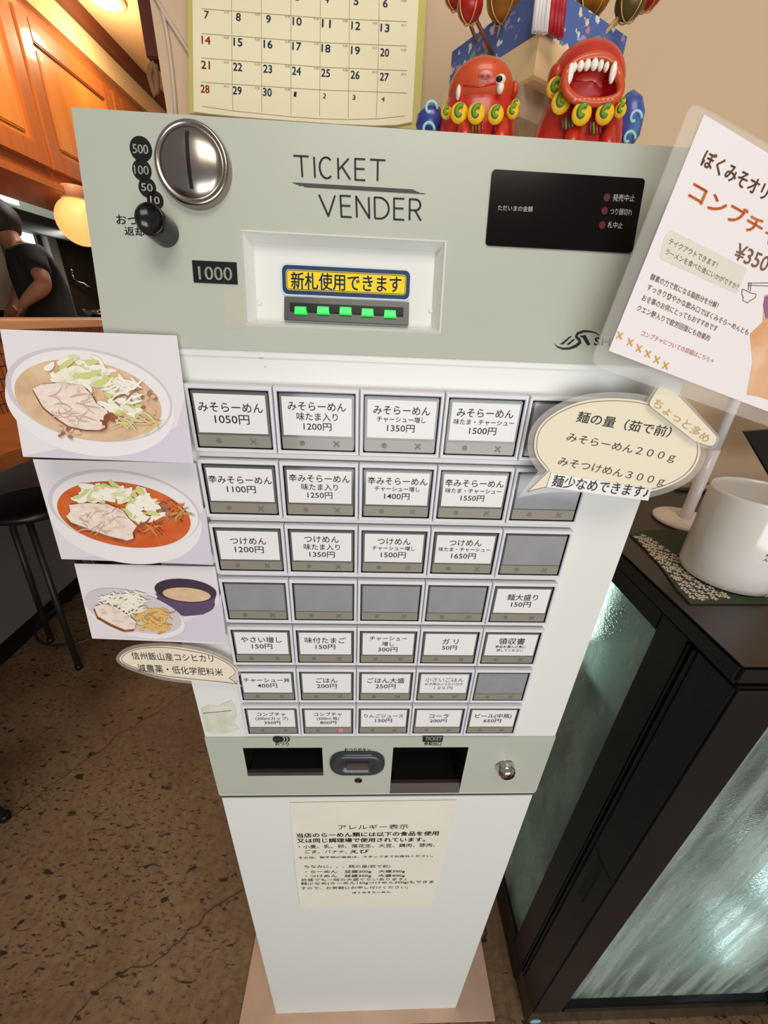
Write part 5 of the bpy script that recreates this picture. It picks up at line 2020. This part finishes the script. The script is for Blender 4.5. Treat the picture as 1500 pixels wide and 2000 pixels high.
fa, fb = onZ(155, 1305, 0), onZ(100, 1253, 0)
sc_ = V((-1.215, 1.175, .70))
gc = V((-1.19, 1.19, 0))
stool('round black bar stool under the photo cards beside the counter', gc, [fa, fb, gc * 2 - fa, gc * 2 - fb], sc_)
f1 = onZ(12, 1598, 0)
dl = f1 - (gc * 2 - fb)
dl.z = 0
c2_ = gc + dl
stool('black bar stool nearest the viewer, only one foot in view', c2_, [fa + dl, fb + dl, c2_ * 2 - fa - dl, c2_ * 2 - fb - dl], sc_ + dl)

# wall cabinets above the ledge: three doors
zb0 = 1.905
ys = [1.05, onX(70, 200, XCAB).y, onX(222, 205, XCAB).y, onX(222, 205, XCAB).y + .75, onX(222, 205, XCAB).y + 1.5]
T_ = thing('wall_cabinet', 'orange wood wall cabinet with framed doors hanging above the bar', 'cabinet', (XCAB - .2, 2.4, zb0))
mb = MB()
mb.box((XCAB - .36, ys[0], zb0 + .03), (XCAB - .02, ys[-1], ztc), M_cedar_d)
mb.box((XCAB - .36, ys[0], zb0), (XCAB - .002, ys[-1], zb0 + .03), M_cedar_d, .003)
mb.build('case', T_)
for y0_, y1_ in zip(ys, ys[1:]):
    y0_, y1_ = y0_ + .008, y1_ - .008
    za_, zb_ = zb0 + .075, ztc - .05
    mb = MB()
    s_ = .075
    for a_, b_ in (((y0_, za_), (y0_ + s_, zb_)), ((y1_ - s_, za_), (y1_, zb_)), ((y0_ + s_, za_), (y1_ - s_, za_ + s_)), ((y0_ + s_, zb_ - s_), (y1_ - s_, zb_))):
        mb.box((XCAB - .02, a_[0], a_[1]), (XCAB + .002, b_[0], b_[1]), M_cedar_d, .004)
    d_ = mb.build('door', T_)
    mb = MB()
    mb.box((XCAB - .02, y0_ + s_ - .004, za_ + s_ - .004), (XCAB - .012, y1_ - s_ + .004, zb_ - s_ + .004), M_cedar)
    mb.box((XCAB - .013, y0_ + s_ + .02, za_ + s_ + .02), (XCAB - .005, y1_ - s_ - .02, zb_ - s_ - .02), M_cedar, .006)
    mb.build('panel', d_)

# globe lamp under the cabinets
gp = onX(157, 434, XCAB + .0)
gr = 40 * (onX(157, 434, XCAB) - CAM).dot(RZ) / F
M_globe = mat('glowing_globe', (200, 150, 90), .4, emit=(255, 200, 118), es=.86)
T_ = thing('globe_lamp', 'glowing round amber globe lamp below the orange cabinet', 'lamp', gp)
mb = MB()
mb.ball(gp, gr, M_globe, None, 32)
mb.build('globe', T_)
mb = MB()
mb.lathe([(gr * .55, gr * .9), (gr * .55, gr * 1.35), (gr * .5, gr * 1.4)], mat('lamp_collar', (206, 150, 116), .4), gp, (0, 0, 1), seg=28)
mb.tube([gp + V((0, 0, gr * 1.3)), V((gp.x, gp.y, zb0 + .01))], .012, M_iron, 8)
mb.build('collar', T_)
# ceiling spot
lp_ = onZ(206, 2, ZC - .012)
T_ = thing('ceiling_spot', 'bright round spotlight on the ceiling at the upper left', 'lamp', lp_)
mb = MB()
mb.lathe([(.085, .012), (.085, .002), (.07, -.004), (.06, .0)], M_soffit, lp_, (0, 0, 1), seg=32, cap0=False, cap1=False)
mb.build('trim_ring', T_)
mb = MB()
mb.lathe([(.06, .002), (.05, -.006), (.001, -.01)], mat('spot_glow', (255, 240, 200), .4, emit=(255, 226, 160), es=9.0), lp_, (0, 0, 1), seg=32, cap0=False, cap1=False)
mb.build('bulb', T_)
ld = bpy.data.lights.new('ceiling_spot_light', 'POINT')
ld.energy = 4.5
ld.color = (1.0, .80, .52)
ld.shadow_soft_size = .05
lo_ = bpy.data.objects.new('ceiling_spot_light', ld)
COL.objects.link(lo_)
lo_.location = lp_ - V((0, 0, .16))

# kitchen contents
TK = 2.9
M_hood = mat('hood_steel', (142, 152, 142), .4, .1)
hx0 = onX(0, 360, -2.5)
T_ = thing('range_hood', 'grey steel extractor hood above the cook', 'hood', (-2.6, 3.4, 2.0))
h1 = onX(125, 440, -2.15)
mb = MB()
zh0 = onX(60, 418, -2.45).z
mb.box((-3.15, 2.2, zh0), (-2.45, 6.0, zh0 + .5), M_hood, .01)
mb.build('hood_body', T_)
mb = MB()
mb.box((-2.47, 2.2, zh0 - .12), (-2.42, 6.0, zh0), M_black, .004)
mb.build('hood_edge', T_)
mb = MB()
q0_ = onX(4, 394, -2.42)
mb.box((-2.452, q0_.y, zh0 + .03), (-2.43, q0_.y + .17, zh0 + .055), mat('tube_glow', (235, 245, 255), .4, emit=(230, 245, 255), es=3.0))
mb.build('light_tube', T_)
area('kitchen_fill_light', (-2.75, 3.8, zh0 - .02), (-2.85, 3.8, 1.0), .15, 2.6, 20, (1.0, .95, .86))  # unseen fill added under the hood to brighten kitchen wall and bench
p_ = onX(100, 500, -2.9)
mb = MB()
mb.box((-3.19, onX(92, 440, -3.1).y - .05, .12), (-3.1, onX(92, 440, -3.1).y + .08, 2.4), mat('pale_post', (196, 192, 182), .5), .004)
mb.build('trim_4', kind='structure')
mb = MB()
mb.box((-3.15, 2.2, .12), (-2.28, 6.5, 1.34), mat('dark_steel_bench', (60, 58, 54), .3, .7), .006)
tag(mb.build('kitchen_bench'), 'dark steel kitchen bench behind the bar ledge', 'bench')
# faucet on the far wall
fp_ = onX(145, 548, -3.12)
mb = MB()
M_chr = mat('faucet_chrome', (235, 235, 235), .1, 1.0)
mb.tube([fp_ + V((-.06, 0, 0)), fp_, fp_ + V((.08, .03, -.02)), fp_ + V((.12, .05, -.07))], .018, M_chr, 12)
mb.tube([fp_ + V((0, 0, 0)), fp_ + V((0, 0, .09))], .012, M_chr, 10)
mb.ball(fp_ + V((0, 0, .1)), .026, M_chr)
tag(mb.build('faucet'), 'chrome wall faucet in the dark kitchen', 'faucet')
bp_ = onX(192, 612, -1.75)
mb = MB()
mb.lathe([(.05, 0), (.10, .03), (.125, .07), (.12, .07), (.09, .028), (.001, .01)], M_chr, V((-2.40, onX(191, 607, -2.40).y, 1.341)), (0, 0, 1), seg=36, cap1=False)
tag(mb.build('steel_bowl'), 'shiny steel bowl on the kitchen bench near the faucet', 'bowl')
pn = onX(30, 610, -2.42)
mb = MB()
mb.lathe([(.10, 0), (.14, .02), (.15, .05), (.145, .05), (.10, .012), (.001, .01)], M_black, V((pn.x, pn.y, 1.341)), (0, 0, 1), seg=36, cap1=False)
pn.z = 1.375
mb.tube([pn + V((.13, 0, .01)), pn + V((.32, .05, .02))], .012, M_black, 10)
tag(mb.build('frying_pan'), 'black pan under the hands of the cook', 'pan')

# strap on the post and pale cords on the wall strip
mb = MB()
M_strap = noisy('grey_brown_strap', [(0.3, (120, 84, 52)), (0.7, (166, 126, 86))], (60, 60, 10), .8)
ysr = .585
sp = [onY(x, y, ysr) for x, y in ((303, 124), (294, 132), (292, 150), (298, 170), (303, 188), (307, 178), (306, 150), (303, 126))]
mb.tube(sp, .0045, M_strap, 8)
tag(mb.build('leather_strap'), 'looped brown strap hanging on the maroon post', 'strap')
M_wc = mat('white_cable', (206, 184, 162), .5)
for lab, path in (('pale cable running diagonally down the wall left of the calendar', ((296, -20), (318, 22), (344, 62), (368, 100), (392, 150))), ('pale cable hanging straight down the wall left of the calendar', ((316, 18), (327, 70), (335, 130), (341, 190), (345, 260)))):
    mb = MB()
    pts = [onY(x, y, YW - .003) for x, y in path]
    mb.tube(pts, .0028, M_wc, 8)
    tag(mb.build('wall_cable'), lab, 'cable')

# ------------------------------------------------------------------ the cook
M_skin = noisy('skin', [(0.3, (190, 128, 98)), (0.7, (202, 140, 110))], (20, 20, 20), .55)
M_shirt = noisy('black_tshirt', [(0.3, (34, 30, 30)), (0.7, (42, 38, 37))], (14, 14, 14), .85)
M_hair = noisy('dark_hair', [(0.3, (40, 28, 22)), (0.7, (66, 48, 38))], (60, 60, 20), .6)


def skin(nodes, edges, name, m, parent, sub=2):
    """nodes {key: (point, rx, ry)}, first key is the root."""
    keys = list(nodes)
    me = bpy.data.meshes.new(name)
    me.from_pydata([nodes[k][0] for k in keys], [(keys.index(a_), keys.index(b_)) for a_, b_ in edges], [])
    o = bpy.data.objects.new(name, me)
    COL.objects.link(o)
    md = o.modifiers.new('s', 'SKIN')
    md.use_smooth_shade = True
    for i, k in enumerate(keys):
        me.skin_vertices[0].data[i].radius = nodes[k][1:3]
        me.skin_vertices[0].data[i].use_root = i == 0
    o.modifiers.new('d', 'SUBSURF').levels = sub
    dg = bpy.context.evaluated_depsgraph_get()
    nm = bpy.data.meshes.new_from_object(o.evaluated_get(dg))
    bpy.data.objects.remove(o)
    nm.materials.clear()
    nm.materials.append(m)
    for p in nm.polygons:
        p.use_smooth = True
        p.material_index = 0
    o = bpy.data.objects.new(name, nm)
    COL.objects.link(o)
    if parent is not None:
        adopt(o, parent)
    return o


tq = 2.5
Q = lambda x, y, d=0.0: far(x, y, tq + d)
pel = Q(112, 690, .02)
pel_z = pel.z
CK = thing('person', 'person in a black t-shirt bending over a pan behind the bar', 'person', (pel.x, pel.y, .12))
hd = Q(0, 440, -.02)
nk = Q(24, 474)
che = Q(70, 520, .06)
spn = Q(98, 610, .06)
shR = Q(62, 500, -.10)
elR = Q(88, 556, -.16)
wrR = Q(46, 592, -.17)
hnR = Q(46, 606, -.17)
shL = Q(50, 490, .22)
elL = Q(40, 560, .30)
wrL = Q(26, 596, .22)
dirh = (hnR - wrR).normalized()
nodes = {'pel': (pel, .15, .12), 'spn': (spn, .14, .11), 'che': (che, .155, .12), 'nkb': (che.lerp(nk, .7), .075, .075), 'nk': (nk, .055, .055), 'hd0': (nk.lerp(hd, .6), .07, .08), 'hd': (hd, .082, .098), 'hdt': (hd + (hd - nk).normalized() * .075, .055, .065),
         'shR': (shR, .058, .058), 'elR': (elR, .045, .042), 'foR': (elR.lerp(wrR, .35), .046, .042), 'wrR': (wrR, .028, .024), 'pmR': (wrR.lerp(hnR, .8), .036, .016),
         'shL': (shL, .058, .058), 'elL': (elL, .045, .042), 'wrL': (wrL, .028, .024), 'pmL': (wrL + (wrL - elL).normalized() * .06, .036, .016)}
edges = [('pel', 'spn'), ('spn', 'che'), ('che', 'nkb'), ('nkb', 'nk'), ('nk', 'hd0'), ('hd0', 'hd'), ('hd', 'hdt'), ('che', 'shR'), ('shR', 'elR'), ('elR', 'foR'), ('foR', 'wrR'), ('wrR', 'pmR'), ('che', 'shL'), ('shL', 'elL'), ('elL', 'wrL'), ('wrL', 'pmL')]
side = (shL - shR)
side.z = 0
side.normalize()
for s_, nm_ in ((-1, 'A'), (1, 'B')):
    hp_ = pel + side * s_ * .085 + V((0, 0, -.06))
    kn = V((hp_.x, hp_.y, .12 + (hp_.z - .12) * .52)) + side * s_ * .01
    an = V((kn.x, kn.y, .20)) 
    to = an + V((-.12, .02, -.05))
    nodes.update({'hp' + nm_: (hp_, .085, .085), 'kn' + nm_: (kn, .058, .058), 'an' + nm_: (an, .042, .042), 'to' + nm_: (to, .04, .03)})
    edges += [('pel', 'hp' + nm_), ('hp' + nm_, 'kn' + nm_), ('kn' + nm_, 'an' + nm_), ('an' + nm_, 'to' + nm_)]
for pm, dr_, nm_ in ((nodes['pmR'][0], V((-.30, -.10, -.35)).normalized(), 'R'), (nodes['pmL'][0], (wrL - elL).normalized(), 'L')):
    sd = dr_.cross(V((0, 0, 1))).normalized()
    dn = V((0, 0, -1))
    for j, (off, ln) in enumerate(((-.027, .058), (-.009, .068), (.009, .064), (.026, .050))):
        b_ = pm + sd * off + dr_ * .022
        m_ = b_ + dr_ * ln * .5 + dn * .008
        t_ = m_ + dr_ * ln * .3 + dn * .028
        nodes.update({f'f{nm_}{j}a': (b_, .0095, .009), f'f{nm_}{j}b': (m_, .009, .0085), f'f{nm_}{j}c': (t_, .0075, .007)})
        edges += [('pm' + nm_, f'f{nm_}{j}a'), (f'f{nm_}{j}a', f'f{nm_}{j}b'), (f'f{nm_}{j}b', f'f{nm_}{j}c')]
    th0 = pm - sd * .03 - dr_ * .01
    nodes.update({f'th{nm_}a': (th0, .011, .01), f'th{nm_}b': (th0 - sd * .022 + dr_ * .03 + dn * .012, .009, .009)})
    edges += [('pm' + nm_, f'th{nm_}a'), (f'th{nm_}a', f'th{nm_}b')]
skin(nodes, edges, 'body', M_skin, CK)
g = .012
sn = {k: (nodes[k][0], nodes[k][1] + g, nodes[k][2] + g) for k in ('pel', 'spn', 'che')}
sn['nkb'] = (che.lerp(nk, .62), .083, .083)
sn['shR'] = (shR, .075, .075)
sn['slR'] = (shR.lerp(elR, .72), .070, .068)
sn['shL'] = (shL, .075, .075)
sn['slL'] = (shL.lerp(elL, .72), .070, .068)
skin(sn, [('pel', 'spn'), ('spn', 'che'), ('che', 'nkb'), ('che', 'shR'), ('shR', 'slR'), ('che', 'shL'), ('shL', 'slL')], 't_shirt', M_shirt, CK)
# trousers
tn = {'pel': (pel + V((0, 0, -.02)), .165, .135)}
te = []
for nm_ in 'AB':
    for k_ in ('hp', 'kn'):
        tn[k_ + nm_] = (nodes[k_ + nm_][0], nodes[k_ + nm_][1] + .016, nodes[k_ + nm_][2] + .016)
    tn['an' + nm_] = (nodes['an' + nm_][0] + V((0, 0, .02)), .062, .062)
    te += [('pel', 'hp' + nm_), ('hp' + nm_, 'kn' + nm_), ('kn' + nm_, 'an' + nm_)]
skin(tn, te, 'trousers', mat('dark_trousers', (24, 24, 28), .8), CK)
# hair, ear
upd = (hd - nk).normalized()
fw = V((-.75, .35, -.35)).normalized()
mb = MB()
mb.ball(hd + upd * .03 - fw * .022, (.112, .112, .118), M_hair, None, 28, lambda d: 1.0 + .03 * math.sin(9 * d.x + 7 * d.z) - (.25 if d.dot(fw) > .35 else 0))
mb.build('hair', CK)
mb = MB()
sdh = fw.cross(V((0, 0, 1))).normalized()
sdh = sdh if sdh.dot(CAM - hd) > 0 else -sdh
mb.ball(hd + sdh * .092 - upd * .01, (.014, .022, .032), M_skin, None, 14)
mb.build('ear', CK)
mb = MB()
mb.ball(hd + fw * .105 - upd * .012, (.02, .014, .022), M_skin, None, 12)
mb.build('nose', CK)
for o_ in (-.032, .032):
    mb = MB()
    mb.ball(hd + fw * .088 + sdh * o_ + upd * .012, .011, M_tooth, None, 10)
    mb.ball(hd + fw * .096 + sdh * o_ + upd * .012, .006, M_ink, None, 8)
    mb.build('eye', CK)
mb = MB()
mb.ball(hd + fw * .092 - upd * .045, (.02, .012, .006), mat('lips', (150, 80, 70), .5), None, 12)
mb.build('mouth', CK)
